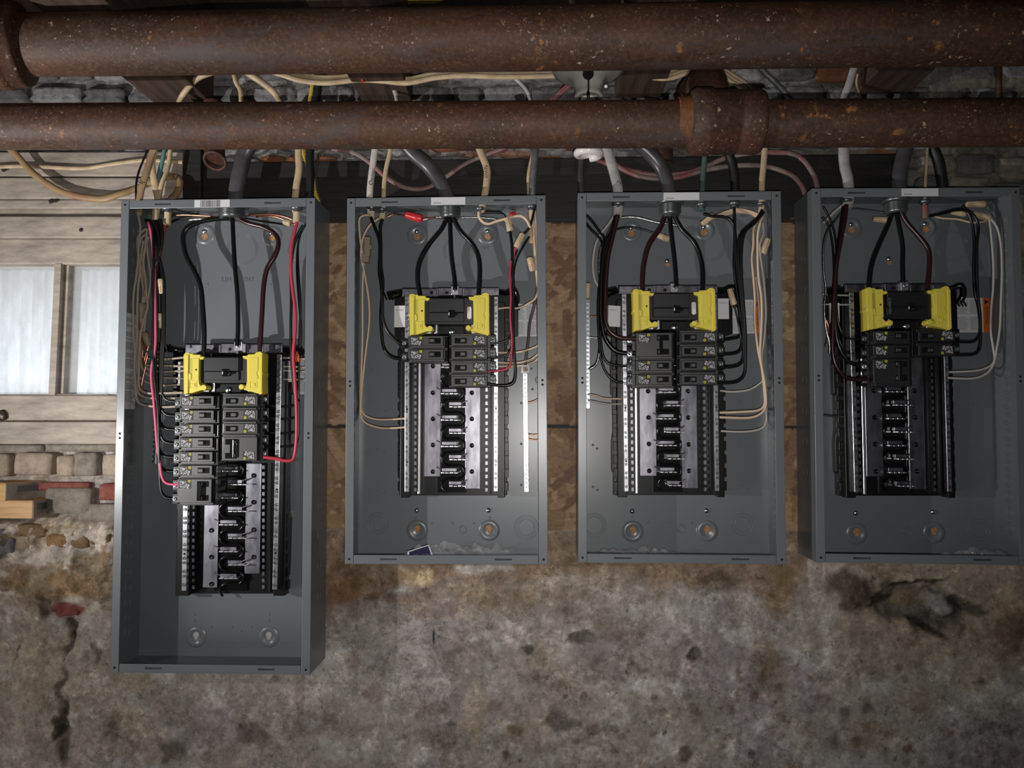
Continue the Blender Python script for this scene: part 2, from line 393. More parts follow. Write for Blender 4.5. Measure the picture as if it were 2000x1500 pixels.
QX = PX + n1 * 26 + n3 * 8; QY = PY + n2 * 26
T = np.zeros(X.shape + (3,)); T[:] = lin((152, 144, 136))
def put(mask, col, k=1.0):
    global T
    a = (np.clip(mask, 0, 1) * k)[..., None]; T = T * (1 - a) + lin(col) * a
def blob(px, py, rx, ry, rot=0, soft=.35, warp=1.0, fray=.35):
    dx = (QX * warp + PX * (1 - warp)) - px; dy = (QY * warp + PY * (1 - warp)) - py; c, s_ = math.cos(rot), math.sin(rot)
    r = np.sqrt(((dx * c + dy * s_) / rx) ** 2 + ((-dx * s_ + dy * c) / ry) ** 2)
    return np.clip((1 - r + fray * n3) / soft, 0, 1)
def sm(x, a, b):
    t = np.clip((x - a) / (b - a), 0, 1); return t * t * (3 - 2 * t)
big = fbm(X * 5 + 10, Z * 5 + 30, 21, 6, .6); mid = fbm(X * 22 + 10, Z * 22 + 3, 33, 5, .6)
put(sm(big, .05, .35), (140, 132, 132), .8)
put(sm(-big, .1, .4), (160, 148, 130), .7)
put(sm(mid, .12, .4), (178, 173, 168), .65); put(sm(n3 + mid * .6, .25, .5) * sm(PX, 500, 900), (186, 182, 178), .5)
put(sm(-mid, .26, .5), (112, 100, 92), .6)
# bottom left: beige skim
put(blob(70, 1330, 150, 230, 0, .8), (160, 148, 128), .8)
put(blob(420, 1420, 170, 110, 0, .9), (140, 130, 130), .8)
put(blob(700, 1300, 200, 130, 0, .9), (156, 150, 146), .7)
# rubble band on the left and below the strand board
band = (PX < 240) * sm(PY + n1 * 20, 1000, 1020) * (1 - sm(PY + n2 * 30, 1130, 1215))
put(band, (142, 126, 102), .9)
put(band * sm(n3, -.05, .15), (118, 98, 76), .8)
put(band * sm(mid, .02, .2), (190, 180, 166), .9)
put(blob(110, 1072, 110, 24, -.1), (188, 178, 166), .85)
put(blob(40, 1135, 70, 26, .1), (138, 114, 82), .7)
put(blob(150, 1130, 60, 30, .2), (140, 112, 80), .8)
put(blob(18, 1055, 20, 34, 0), (84, 76, 70), .85)
put(blob(128, 1184, 30, 24, 0, .2), (130, 74, 66), .95)
put(blob(60, 1185, 40, 20, .2), (128, 110, 88), .6)
# long crack
for (x, y, rx, ry, r, k) in [(88, 1178, 12, 40, .2, .8), (132, 1228, 8, 30, -.1, .9), (128, 1275, 8, 36, .25, .8), (122, 1330, 9, 40, 0, .8), (128, 1385, 13, 40, .1, .9), (108, 1420, 9, 30, .5, .9), (120, 1465, 14, 40, 0, .75), (35, 1280, 5, 40, .3, .6), (180, 1290, 7, 28, -.2, .6), (215, 1425, 10, 30, 0, .5)]:
    put(blob(x, y, rx, ry, r, .4), (66, 56, 46), k)
# between the boxes and under them
put(sm(PX, 628, 640) * (PX < 1580) * sm(PY + n1 * 14, 1020, 1045) * (1 - sm(PY + n2 * 60, 1110, 1210)), (124, 104, 84), .85)
put(blob(655, 1140, 60, 70, 0), (104, 80, 60), .75)
put(blob(815, 1128, 60, 26, -.1, .5), (186, 164, 130), .8); put(blob(765, 1175, 90, 12, .05, .5), (96, 76, 60), .7); put(blob(690, 1150, 70, 34, -.35, .5), (112, 86, 56), .75); put(blob(700, 1195, 60, 26, -.5, .5), (92, 78, 70), .5); put(blob(930, 1165, 120, 40, 0, .8), (140, 122, 100), .6); put(blob(820, 1195, 90, 26, .1, .6), (120, 100, 84), .6); put(blob(1180, 1210, 60, 26, .2, .6), (112, 98, 74), .6)
put(blob(940, 1112, 60, 14, 0, .4), (170, 166, 160), .8)
put(blob(745, 1150, 60, 20, -.4), (120, 92, 64), .6)
put(blob(1100, 1130, 130, 30, 0, .7), (170, 160, 148), .6)
put(blob(1390, 1135, 50, 34, .2), (92, 78, 62), .85)
put(blob(1520, 1150, 40, 70, .1, .5), (116, 98, 74), .85)
put(blob(1500, 1300, 40, 110, -.3, .6), (118, 104, 82), .7)
put(blob(1290, 1190, 200, 60, 0, .9), (162, 158, 154), .6)
put(blob(1130, 1250, 34, 22, -.3), (74, 66, 60), .8)
put(blob(1200, 1235, 70, 10, -.15), (110, 98, 88), .6)
put(blob(1036, 1268, 13, 15, 0, .4, .4), (60, 56, 54), .85)
put(blob(1357, 1276, 17, 18, 0, .4, .5), (66, 60, 54), .85)
put(blob(1250, 1306, 28, 14, 0, .5), (92, 88, 84), .7)
put(blob(1225, 1255, 20, 16, 0, .5), (104, 96, 86), .6)
put(blob(1090, 1405, 26, 26, .8), (84, 78, 74), .75)
put(blob(1160, 1418, 26, 18, 0), (96, 78, 66), .6)
put(blob(1348, 1480, 20, 26, 0), (78, 66, 58), .8)
put(blob(1010, 1420, 14, 20, 0, .4), (116, 96, 66), .8)
put(blob(920, 1400, 30, 70, 0, .7), (160, 144, 120), .75)
put(blob(728, 1360, 34, 26, 0, .4), (118, 106, 96), .7)
put(blob(690, 1295, 22, 22, 0, .4), (120, 108, 94), .6)
put(blob(500, 1440, 46, 30, 0), (96, 86, 80), .75); put(blob(330, 1470, 34, 26, 0), (84, 76, 70), .7)
put(blob(880, 1413, 9, 8, 0, .4, .3), (88, 82, 78), .8); put(blob(990, 1471, 10, 12, 0, .4, .3), (92, 78, 70), .8); put(blob(815, 1325, 9, 9, 0, .4, .4), (96, 88, 82), .7)
put(blob(540, 1330, 20, 8, -.2), (70, 62, 56), .6)
sc_ = np.zeros_like(X)
R_ = random.Random(5)
for k in range(150):      # mould spots, mostly in the lower right
    x = 950 + 1050 * R_.random() ** .8; y = 1290 + 210 * R_.random(); r = 3 + 11 * R_.random() ** 2
    put(blob(x, y, r * 1.2, r, R_.random() * 3, .5, .35, .6), (88, 78, 72) if R_.random() < .7 else (112, 82, 66), .35 + .5 * R_.random())
for k in range(45):
    x = 250 + 700 * R_.random(); y = 1330 + 170 * R_.random(); r = 2 + 8 * R_.random() ** 2
    put(blob(x, y, r * 1.2, r, R_.random() * 3, .5, .35, .6), (98, 88, 82), .3 + .4 * R_.random())
# right: brown and a broken-out hollow
put(sm(PX, 1560, 1700) * (1 - sm(PY + n1 * 60, 1260, 1350)), (132, 118, 96), .7)
put(blob(1660, 1150, 60, 34, .3), (66, 54, 42), .8)
hol = blob(1800, 1182, 135, 50, .2, .35); put(hol, (88, 82, 76), .95)
put(blob(1775, 1165, 60, 16, .15), (120, 104, 80), .7)
put(blob(1840, 1178, 34, 18, .2), (138, 132, 130), .8)
put(blob(1790, 1132, 70, 7, -.05), (40, 34, 28), .9); put(blob(1815, 1222, 60, 9, .5), (52, 46, 40), .9); put(blob(1715, 1165, 45, 9, -.3), (52, 44, 34), .9)
put(blob(1900, 1175, 50, 12, .4), (56, 50, 44), .8)
put(blob(1975, 1230, 30, 70, .2), (96, 80, 56), .8); put(blob(1960, 1180, 20, 30, 0), (150, 134, 104), .7)
put(blob(1800, 1370, 60, 60, .3, .8), (126, 108, 78), .6); put(blob(1690, 1440, 80, 50, 0, .8), (132, 116, 88), .5)
put(blob(847, 1247, 3.2, 26, .03, .5, .15, .8), (18, 16, 16), 1)
# above the board: dull stone
up = 1 - sm(PY, 392, 430)
put(up, (112, 110, 108), .9); put(up * sm(n3, .0, .2), (146, 144, 146), .7); put(up * sm(-n1, .05, .3), (78, 74, 72), .7)
put(blob(960, 302, 120, 14, 0), (138, 96, 74), .8); put(up * sm(PX, 1560, 1620), (100, 98, 88), .8)
put(blob(1700, 296, 60, 14, 0), (120, 78, 50), .8)
put(up * sm(PX, 1790, 1810) * sm(mid, .1, .3), (136, 132, 118), .6)
# relief: mm, positive is towards the room
D = n1 * 2.6 + n3 * 1.2 + big * 3
D += band * (26 + 10 * sm(n3, -.1, .2)) 
for (x, y, rx, ry, r, k) in [(132, 1228, 8, 30, -.1, -10), (128, 1275, 8, 36, .25, -8), (126, 1385, 14, 50, .1, -12), (118, 1450, 13, 50, 0, -8), (1036, 1268, 12, 13, 0, -6), (1357, 1276, 15, 15, 0, -6), (1130, 1250, 28, 18, 0, -5)]:
    D += blob(x, y, rx, ry, r, .6) * k
D += hol * -22 + blob(1840, 1178, 50, 26, .2) * 12
D += sm(PX, 1790, 1820) * up * 12
ys = YW - D / 1000
keep = ~((PX < 300) & (PX > -140) & (PY > 455) & (PY < 800))
front = np.minimum(ys, 9); osbz = (PX > 300) & (PX < 1830) & (PY < 1075) & (PY > 300)
ys = np.where(osbz, np.maximum(ys, .1125), ys)
nz_, nx_ = X.shape
idx = np.arange(nz_ * nx_).reshape(nz_, nx_)
q = np.stack([idx[:-1, :-1], idx[:-1, 1:], idx[1:, 1:], idx[1:, :-1]], -1)
kk = keep[:-1, :-1] & keep[:-1, 1:] & keep[1:, 1:] & keep[1:, :-1]
q = q[kk]
wm = bpy.data.meshes.new('wall_back')
wm.vertices.add(nz_ * nx_); wm.vertices.foreach_set('co', np.stack([X, ys, Z], -1).astype('f').ravel())
wm.loops.add(q.size); wm.loops.foreach_set('vertex_index', q.ravel().astype('i'))
wm.polygons.add(len(q)); wm.polygons.foreach_set('loop_start', (np.arange(len(q)) * 4).astype('i'))
wm.polygons.foreach_set('use_smooth', np.ones(len(q), dtype=bool))
wm.update(); wm.validate()
a = wm.color_attributes.new('tone', 'FLOAT_COLOR', 'POINT')
a.data.foreach_set('color', np.concatenate([T, np.ones(T.shape[:2] + (1,))], -1).astype('f').ravel())
wm.materials.append(M['wall'])
wall = bpy.data.objects.new('wall_back', wm); C.objects.link(wall); wall['kind'] = 'structure'
wall['label'] = 'stained and patched masonry wall behind the breaker boxes'

def P3(px, py, y): return W(px, py, y)
def pbox(name, x0, y0, x1, y1, yf, yb, m, parent=None, bev=.002, jit=0, kind=None, label=None, quadpx=None):
    # a box whose front face covers that pixel rectangle when it stands at depth yf
    a, b = W(x0, y0, yf), W(x1, y0, yf); c, d = W(x1, y1, yf), W(x0, y1, yf)
    mb = MB(); R = random.Random(int(x0 * 7 + y0 * 3 + yf * 1000))
    j = lambda: (R.random() - .5) * 2 * jit
    fr = [Vector((p.x + j(), yf + abs(j()), p.z + j())) for p in (a, b, c, d)]
    bk = [Vector((p.x, yb, p.z)) for p in fr]
    mb.add(fr + bk, [(0, 3, 2, 1), (4, 5, 6, 7), (0, 1, 5, 4), (1, 2, 6, 5), (2, 3, 7, 6), (3, 0, 4, 7)])
    o = obj(name, mb, m, parent, loc=(a + c) / 2, bev=bev, label=label, kind=kind)
    return o

# individual bricks and stones of the wall
def tmat(name, col, col2=None): return mat(name, col, .85, 0, .2, col2=col2 or tuple(int(c * .8) for c in col), ns=60, nr=.75, det=9, bump=.9, bd=.004)
BM = {'pale': tmat('limewashed_brick', (178, 162, 146), (146, 130, 114)), 'red': tmat('bare_red_brick', (126, 70, 62), (150, 96, 84)),
      'greyb': tmat('mortar_covered_brick', (150, 142, 130), (118, 110, 100)), 'olive': tmat('olive_fieldstone', (134, 114, 84), (104, 86, 60)),
      'ochre': tmat('ochre_fieldstone', (156, 122, 82), (124, 96, 66)), 'gst': tmat('grey_fieldstone', (118, 116, 116), (84, 82, 82)),
      'wst': tmat('whitened_stone', (150, 148, 150), (104, 100, 100)), 'or': tmat('orange_brick', (142, 92, 66), (104, 74, 58))}
def rock(name, x0, y0, x1, y1, yf, yb, m, seed):
    bk_ = name == 'brick'
    R = random.Random(seed); mb = MB(); a = W(x0, y1, yf); b = W(x1, y0, yf)
    cx, cz = (a.x + b.x) / 2, (a.z + b.z) / 2; hx, hz = abs(b.x - a.x) / 2, abs(b.z - a.z) / 2; n = 20; rs = [1 + (.06 if bk_ else .24) * (R.random() - .5) for _ in range(n)]
    vs = []
    for k, (s_, y) in enumerate(((1.0, yb), (1.0, yf + .006), (.94 if bk_ else .9, yf + .001), (.55, yf - .001))):
        for i in range(n):
            t = 2 * math.pi * i / n; c, s2 = math.cos(t), math.sin(t); e = .22 if bk_ else .45
            vs.append((cx + math.copysign(abs(c) ** e, c) * hx * s_ * rs[i], y + (R.random() - .5) * (.002 if bk_ else .004), cz + math.copysign(abs(s2) ** e, s2) * hz * s_ * rs[(i * 3) % n]))
    fs = [(k * n + i, (k + 1) * n + i, (k + 1) * n + (i + 1) % n, k * n + (i + 1) % n) for k in range(3) for i in range(n)] + [list(range(3 * n, 4 * n))[::-1]]
    mb.add(vs, fs, True)
    return obj(name, mb, m, wall)
for i, (x0, y0, x1, y1, k, yf) in enumerate([(-90, 886, 14, 932, 'pale', .092), (25, 885, 100, 929, 'pale', .09), (108, 890, 143, 931, 'pale', .091), (140, 884, 188, 931, 'greyb', .094), (197, 888, 262, 930, 'pale', .09),
        (-90, 869, 80, 883, 'greyb', .1), (84, 868, 250, 882, 'greyb', .102),
        (70, 942, 173, 958, 'red', .100), (84, 953, 176, 1004, 'greyb', .092), (190, 945, 262, 978, 'red', .09), (150, 985, 235, 1020, 'greyb', .094)]):
    rock('brick', x0, y0, x1, y1, yf, .118, BM[k], i)
for i, (x0, y0, x1, y1, k, yf) in enumerate([(30, 1024, 88, 1050, 'olive', .0815), (88, 1044, 132, 1070, 'ochre', .0815), (134, 1036, 172, 1072, 'olive', .0815), (174, 1040, 214, 1066, 'olive', .0815), (-10, 1034, 26, 1084, 'gst', .0815),
        (20, 1100, 90, 1150, 'ochre', .098), (118, 1165, 152, 1204, 'red', .108)]):
    rock('stone', x0, y0, x1, y1, yf, .118, BM[k], 40 + i)
# courses of stone above the boards
R = random.Random(3)
for row, (y0, y1) in enumerate([(118, 160), (163, 204), (207, 250), (253, 296), (299, 330)]):
    x = -300 + R.random() * 40
    while x < 2280:
        w = 45 + R.random() * 75; k = R.choice(['gst', 'gst', 'wst', 'wst', 'gst', 'or'] if not (850 < x < 1080 and row == 4) else ['or', 'or', 'wst'])
        if k == 'or' and row < 4 and R.random() < .7: k = 'wst'
        if not (x < 150 and row == 4): rock('stone', x + 2, y0 + 2 + R.random() * 4, x + w - 3, y1 - 2 - R.random() * 4, .100 + R.random() * .008, .118, BM[k], 100 + int(x) + row)
        x += w
for i, (x0, y0, x1, y1) in enumerate([(1800, 300, 1870, 338), (1872, 298, 1948, 340), (1955, 303, 2030, 350), (1795, 342, 1850, 368), (1855, 343, 1935, 369), (1940, 354, 2030, 380)]):
    rock('stone', x0, y0, x1, y1, .096, .118, BM['gst' if i % 2 else 'greyb'], 600 + i)

# strand board and black board the boxes are screwed to
def strand():
    a, b = W(420, 424, .098), W(1772, 1040, .098)
    st = .0026; xs2 = np.arange(a.x, b.x, st); zs2 = np.arange(b.z, a.z, st); XX, ZZ = np.meshgrid(xs2, zs2)
    col = np.zeros(XX.shape + (3,)); col[:] = lin((140, 112, 82)); RR = np.random.RandomState(4)
    pal = [lin(c) for c in ((152, 122, 90), (134, 106, 76), (162, 134, 100), (118, 90, 62), (146, 116, 82), (138, 110, 80), (170, 142, 106))]
    for k in range(2600):
        cx = RR.uniform(a.x, b.x); cz = RR.uniform(b.z, a.z); L_ = RR.uniform(.012, .055); w_ = RR.uniform(.003, .012); t = RR.normal(0, 1.0)
        i0 = max(int((cx - L_ - a.x) / st), 0); i1 = int((cx + L_ - a.x) / st) + 1; j0 = max(int((cz - L_ - b.z) / st), 0); j1 = int((cz + L_ - b.z) / st) + 1
        dx = XX[j0:j1, i0:i1] - cx; dz = ZZ[j0:j1, i0:i1] - cz; u = dx * math.cos(t) + dz * math.sin(t); v = -dx * math.sin(t) + dz * math.cos(t)
        m_ = (abs(u) < L_) & (abs(v) < w_ * (1 - .3 * abs(u) / L_)); col[j0:j1, i0:i1][m_] = pal[RR.randint(len(pal))]
    pxx, pyy = topx(XX, np.full_like(XX, .098), ZZ)
    nn = fbm(XX * 60 + 9, ZZ * 60 + 9, 3)
    for yy, h in ((431, 5), (833, 3.5)):
        m_ = np.abs(pyy - yy + nn * 3) < h; col[m_] = lin((34, 28, 26))
    H, Wd = XX.shape; idn = np.arange(H * Wd).reshape(H, Wd)
    vs = [Vector((x, .098, z)) for x, z in zip(XX.ravel(), ZZ.ravel())]
    fs = [tuple(int(t) for t in f) for f in np.stack([idn[:-1, :-1], idn[:-1, 1:], idn[1:, 1:], idn[1:, :-1]], -1).reshape(-1, 4)]
    mb = MB(); mb.v = vs; mb.f = fs; mb.sm = [False] * len(fs)
    nb = len(vs); x0, x1, z0, z1 = xs2[0], xs2[-1], zs2[0], zs2[-1]
    mb.add([(x0, .098, z0), (x1, .098, z0), (x1, .098, z1), (x0, .098, z1), (x0, .1105, z0), (x1, .1105, z0), (x1, .1105, z1), (x0, .1105, z1)], [(4, 7, 6, 5), (0, 4, 5, 1), (1, 5, 6, 2), (2, 6, 7, 3), (3, 7, 4, 0)])
    o = obj('strand_board', mb, M['osb'], loc=((x0 + x1) / 2, .098, z0))
    tone(o.data, list(col.reshape(-1, 3)) + [lin((120, 96, 70))] * 8)
    tag(o, 'brown oriented strand board screwed to the wall behind the breaker boxes', 'backing board')
strand()
bb = MB(); a, b = W(356, 318, .0965), W(1775, 423.5, .0965); bb.box((a.x, .0965, b.z), (b.x, .118, a.z))
o = obj('backing_board', bb, M['wood_blk'], loc=((a.x + b.x) / 2, .1, b.z), bev=.002); tag(o, 'long black horizontal board on the wall above the strand board', 'backing board')
# dark post stub and iron parts at the left end of that board
o = pbox('wooden_post', 356, 150, 392, 392, .085, .116, M['wood_blk']); tag(o, 'short black timber against the wall left of the thick grey cable, over the tallest box', 'post')

# painted boards and the window on the left
XL = -470; WL = -130
pl = [('trim_1', XL, 296, 357, 345, .100, .5), ('trim_2', XL, 346, 357, 388, .095, .5), ('trim_3', XL, 390, 345, 408, .098, .4), ('trim_4', XL, 421, 258, 464, .088, .3), ('trim_5', XL, 466, 258, 516, .096, .3),
      ('trim_6', XL, 772, 258, 820, .090, .3), ('trim_7', XL, 823, 258, 868, .097, .3)]
for i, (n_, x0, y0, x1, y1, yf, j) in enumerate(pl):
    o = pbox(n_, x0, y0, x1, y1, yf, .118 if i not in (4, 5) else .17, M['paint'], bev=.003, jit=.001, kind='structure')
ob = pbox('trim_8', XL, 409, 258, 422, .105, .118, M['paint'], bev=.002, kind='structure')
mbk = MB()
for (x, y, r) in ((95, 391, 5), (104, 390, 4), (158, 449, 4), (3, 328, 6), (5, 806, 6), (10, 815, 5)):
    p = W(x, y, .0875); mbk.lathe((p.x, .0875 if y > 420 else .0945, p.z), (0, -1, 0), [(0, .001), (r * .0009, .0006), (r * .001, 0)], 9)
obj('knot_holes', mbk, M['crack'], bpy.data.objects['trim_4'])
win = thing('window_1', W(110, 772, .10), 'small two-light window with ribbed translucent sheet outside', None, None, 'structure')
mb = MB()                                     # frame lips round the two panes
for (x0, y0, x1, y1) in ((WL, 513, 240, 519),): mb.box(W(x0, y0, .10), W(x1, y1, .15))
for (x0, y0, x1, y1) in ((WL, 770, 240, 775), (WL - 30, 513, WL + 8, 775)): mb.box(W(x0, y0, .098), W(x1, y1, .15))
obj('frame', mb, M['paint'], win, bev=.001)
mb = MB()
pt, pb_, w_ = W(116, 516, .100), W(104, 774, .100), .011
for dx0, dx1, y0, y1 in ((-.0065, .0075, .094, .15), (.0075, .016, .106, .15)):
    vs = []
    for p in (pt, pb_):
        for (x, y) in ((dx0, y0), (dx1, y0), (dx1, y1), (dx0, y1)): vs.append((p.x + x, y, p.z))
    mb.add(vs, [(0, 1, 2, 3), (7, 6, 5, 4), (0, 4, 5, 1), (1, 5, 6, 2), (2, 6, 7, 3), (3, 7, 4, 0)])
obj('mullion', mb, M['paint'], win, bev=.001)
gm = bpy.data.materials.new('dusty_glass'); gm.use_nodes = True; nt = gm.node_tree; bs = nt.nodes['Principled BSDF']
bs.inputs['Base Color'].default_value = (.9, .93, .95, 1); bs.inputs['Roughness'].default_value = .12; bs.inputs['Alpha'].default_value = .22
em = bpy.data.materials.new('daylit_ribbed_sheet'); em.use_nodes = True; nt = em.node_tree; N = nt.nodes; L = nt.links; bs = N['Principled BSDF']
bs.inputs['Base Color'].default_value = srgb(120, 125, 130); bs.inputs['Roughness'].default_value = .4
tc = N.new('ShaderNodeTexCoord'); sx_ = N.new('ShaderNodeSeparateXYZ'); L.new(tc.outputs['Object'], sx_.inputs[0])
nz = N.new('ShaderNodeTexNoise'); nz.inputs['Scale'].default_value = 26; nz.inputs['Detail'].default_value = 9; nz.inputs['Roughness'].default_value = .7
mp = N.new('ShaderNodeMapping'); mp.inputs['Scale'].default_value = (1.6, 1, .7); L.new(tc.outputs['Object'], mp.inputs[0]); L.new(mp.outputs[0], nz.inputs['Vector'])
mr = N.new('ShaderNodeMapRange'); mr.inputs[1].default_value = .3; mr.inputs[2].default_value = .7; mr.inputs[3].default_value = .62; mr.inputs[4].default_value = 1.12; L.new(nz.outputs['Fac'], mr.inputs[0])
wv = N.new('ShaderNodeTexNoise'); wv.inputs['Scale'].default_value = 30; wv.inputs['Detail'].default_value = 2
mp2 = N.new('ShaderNodeMapping'); mp2.inputs['Scale'].default_value = (2.4, .01, .12); L.new(tc.outputs['Object'], mp2.inputs[0]); L.new(mp2.outputs[0], wv.inputs['Vector'])
mr2 = N.new('ShaderNodeMapRange'); mr2.inputs[1].default_value = .3; mr2.inputs[2].default_value = .7; mr2.inputs[3].default_value = .7; mr2.inputs[4].default_value = 1.15; L.new(wv.outputs['Fac'], mr2.inputs[0])
k1 = N.new('ShaderNodeMath'); k1.operation = 'MULTIPLY'; L.new(mr.outputs[0], k1.inputs[0]); L.new(mr2.outputs[0], k1.inputs[1])
# emission gets stronger towards the sill
mr3 = N.new('ShaderNodeMapRange'); mr3.inputs[1].default_value = .26; mr3.inputs[2].default_value = .05; mr3.inputs[3].default_value = .34; mr3.inputs[4].default_value = 1.05; L.new(sx_.outputs['Z'], mr3.inputs[0])
k2 = N.new('ShaderNodeMath'); k2.operation = 'MULTIPLY'; L.new(k1.outputs[0], k2.inputs[0]); L.new(mr3.outputs[0], k2.inputs[1])
bs.inputs['Emission Color'].default_value = (.86, .93, 1.0, 1); L.new(k2.outputs[0], bs.inputs['Emission Strength'])
for (xa, xb) in ((WL, 108), (112, 255)):
    mb = MB(); mb.box(W(xa, 512, .118), W(xb, 778, .121)); obj('pane', mb, gm, win)
mb = MB(); a, b = W(WL - 10, 505, .150), W(255, 790, .150); n_ = 150; vs = []
for i in range(n_ + 1):
    x = a.x + (b.x - a.x) * i / n_; y = .158 + .006 * math.sin(x * 2 * math.pi / .0235)
    vs += [(x, y, a.z), (x, y, b.z)]
mb.add(vs, [(2 * i, 2 * i + 1, 2 * i + 3, 2 * i + 2) for i in range(n_)], True)
obj('ribbed_sheet', mb, em, win)

# two offcuts of lumber on the ledge
def block(px, y_px_bot, h, wid, dep, yf, rot, label):
    p = W(px, y_px_bot, yf); t = thing('lumber_offcut', p, label, 'wood block')
    t.rotation_euler = (0, 0, rot)
    mb = MB(); mb.box((-wid, 0, 0), (0, dep, h)); obj('sawn_face', mb, M['pine'], t, local=True, bev=.0015)
    mb = MB(); mb.box((-.0005, .0015, .0015), (.0012, dep - .0015, h - .0015)); obj('end_grain', mb, M['pine_end'], t, local=True, label='dark weathered end with a grey paint patch')
    mb = MB(); mb.box((.0010, dep * .25, h * .45), (.0018, dep * .85, h * .8)); obj('paint_patch', mb, M['conn'], t, local=True)
block(63, 1013, .034, .16, .045, .052, .0, 'pale pine offcut on the masonry ledge at the left edge, lower of two')
block(9, 979, .034, .12, .085, .045, -.42, 'dark-ended lumber offcut lying on top of the other offcut')

# joists and subfloor above
ZJ = W(200, 149, .0).z; ZJ = .625
for i, (xc, w_) in enumerate([(-1.22, .09), (-.705, .115), (-.30, .10), (.19, .09), (.655, .10), (1.16, .09)]):
    mb = MB(); mb.box((xc - w_ / 2, -1.9, ZJ), (xc + w_ / 2, .10, ZJ + .19))
    o = obj('ceiling_joist', mb, M['wood_dk'], loc=(xc, -.9, ZJ), bev=.003); o['group'] = 'floor joists overhead'
    tag(o, ['dark joist beyond the left edge of the picture', 'dark timber joist over the tallest breaker box, left of the others', 'dark timber joist between the first and second boxes', 'dark timber joist right of the porcelain lampholder', 'dark timber joist over the space between third and fourth boxes', 'dark joist at the right edge of the picture'][i], 'joist')
ceil = thing('ceiling', (0, -.9, ZJ + .19), 'dark board subfloor above the joists', None, None, 'structure')
for k in range(14):
    mb = MB(); y1 = .14 - k * .145; mb.box((-1.5, y1 - .142, ZJ + .19), (1.5, y1, ZJ + .21)); obj('plank', mb, M['wood_dk'], ceil, bev=.002)
# ------------------------------------------------------------------ enclosures
PW, PD = .362, .096
PAN = [dict(x=-.7737, z=.4055, a=.0018, H=.8578), dict(x=-.3526, z=.4047, a=.0046, H=.6610), dict(x=.0679, z=.4099, a=-.0026, H=.6608), dict(x=.4849, z=.4132, a=-.0065, H=.6612)]
PNAME = ['tall leftmost breaker box', 'second breaker box from the left', 'third breaker box from the left', 'rightmost breaker box']
PLAB = ['tall grey steel breaker box, leftmost and longest of the four, beside the window',
        'open grey steel breaker box, second from left, with a dark blue packet lying in it',
        'open grey steel breaker box, third from left, between strips of strand board',
        'open grey steel breaker box in the dimmest light, rightmost, cut by the picture edge']
BACK = PD - .0015
def ploc(i, px, py, y):                  # pixel -> box coordinates (u, d, v)
    p = W(px, py, y) - Vector((PAN[i]['x'], 0, PAN[i]['z'])); a = PAN[i]['a']; c, s_ = math.cos(a), math.sin(a)
    return Vector((p.x * c + p.z * s_, y, -p.x * s_ + p.z * c))
boxes = []
FWL, FT = .0150, .0155
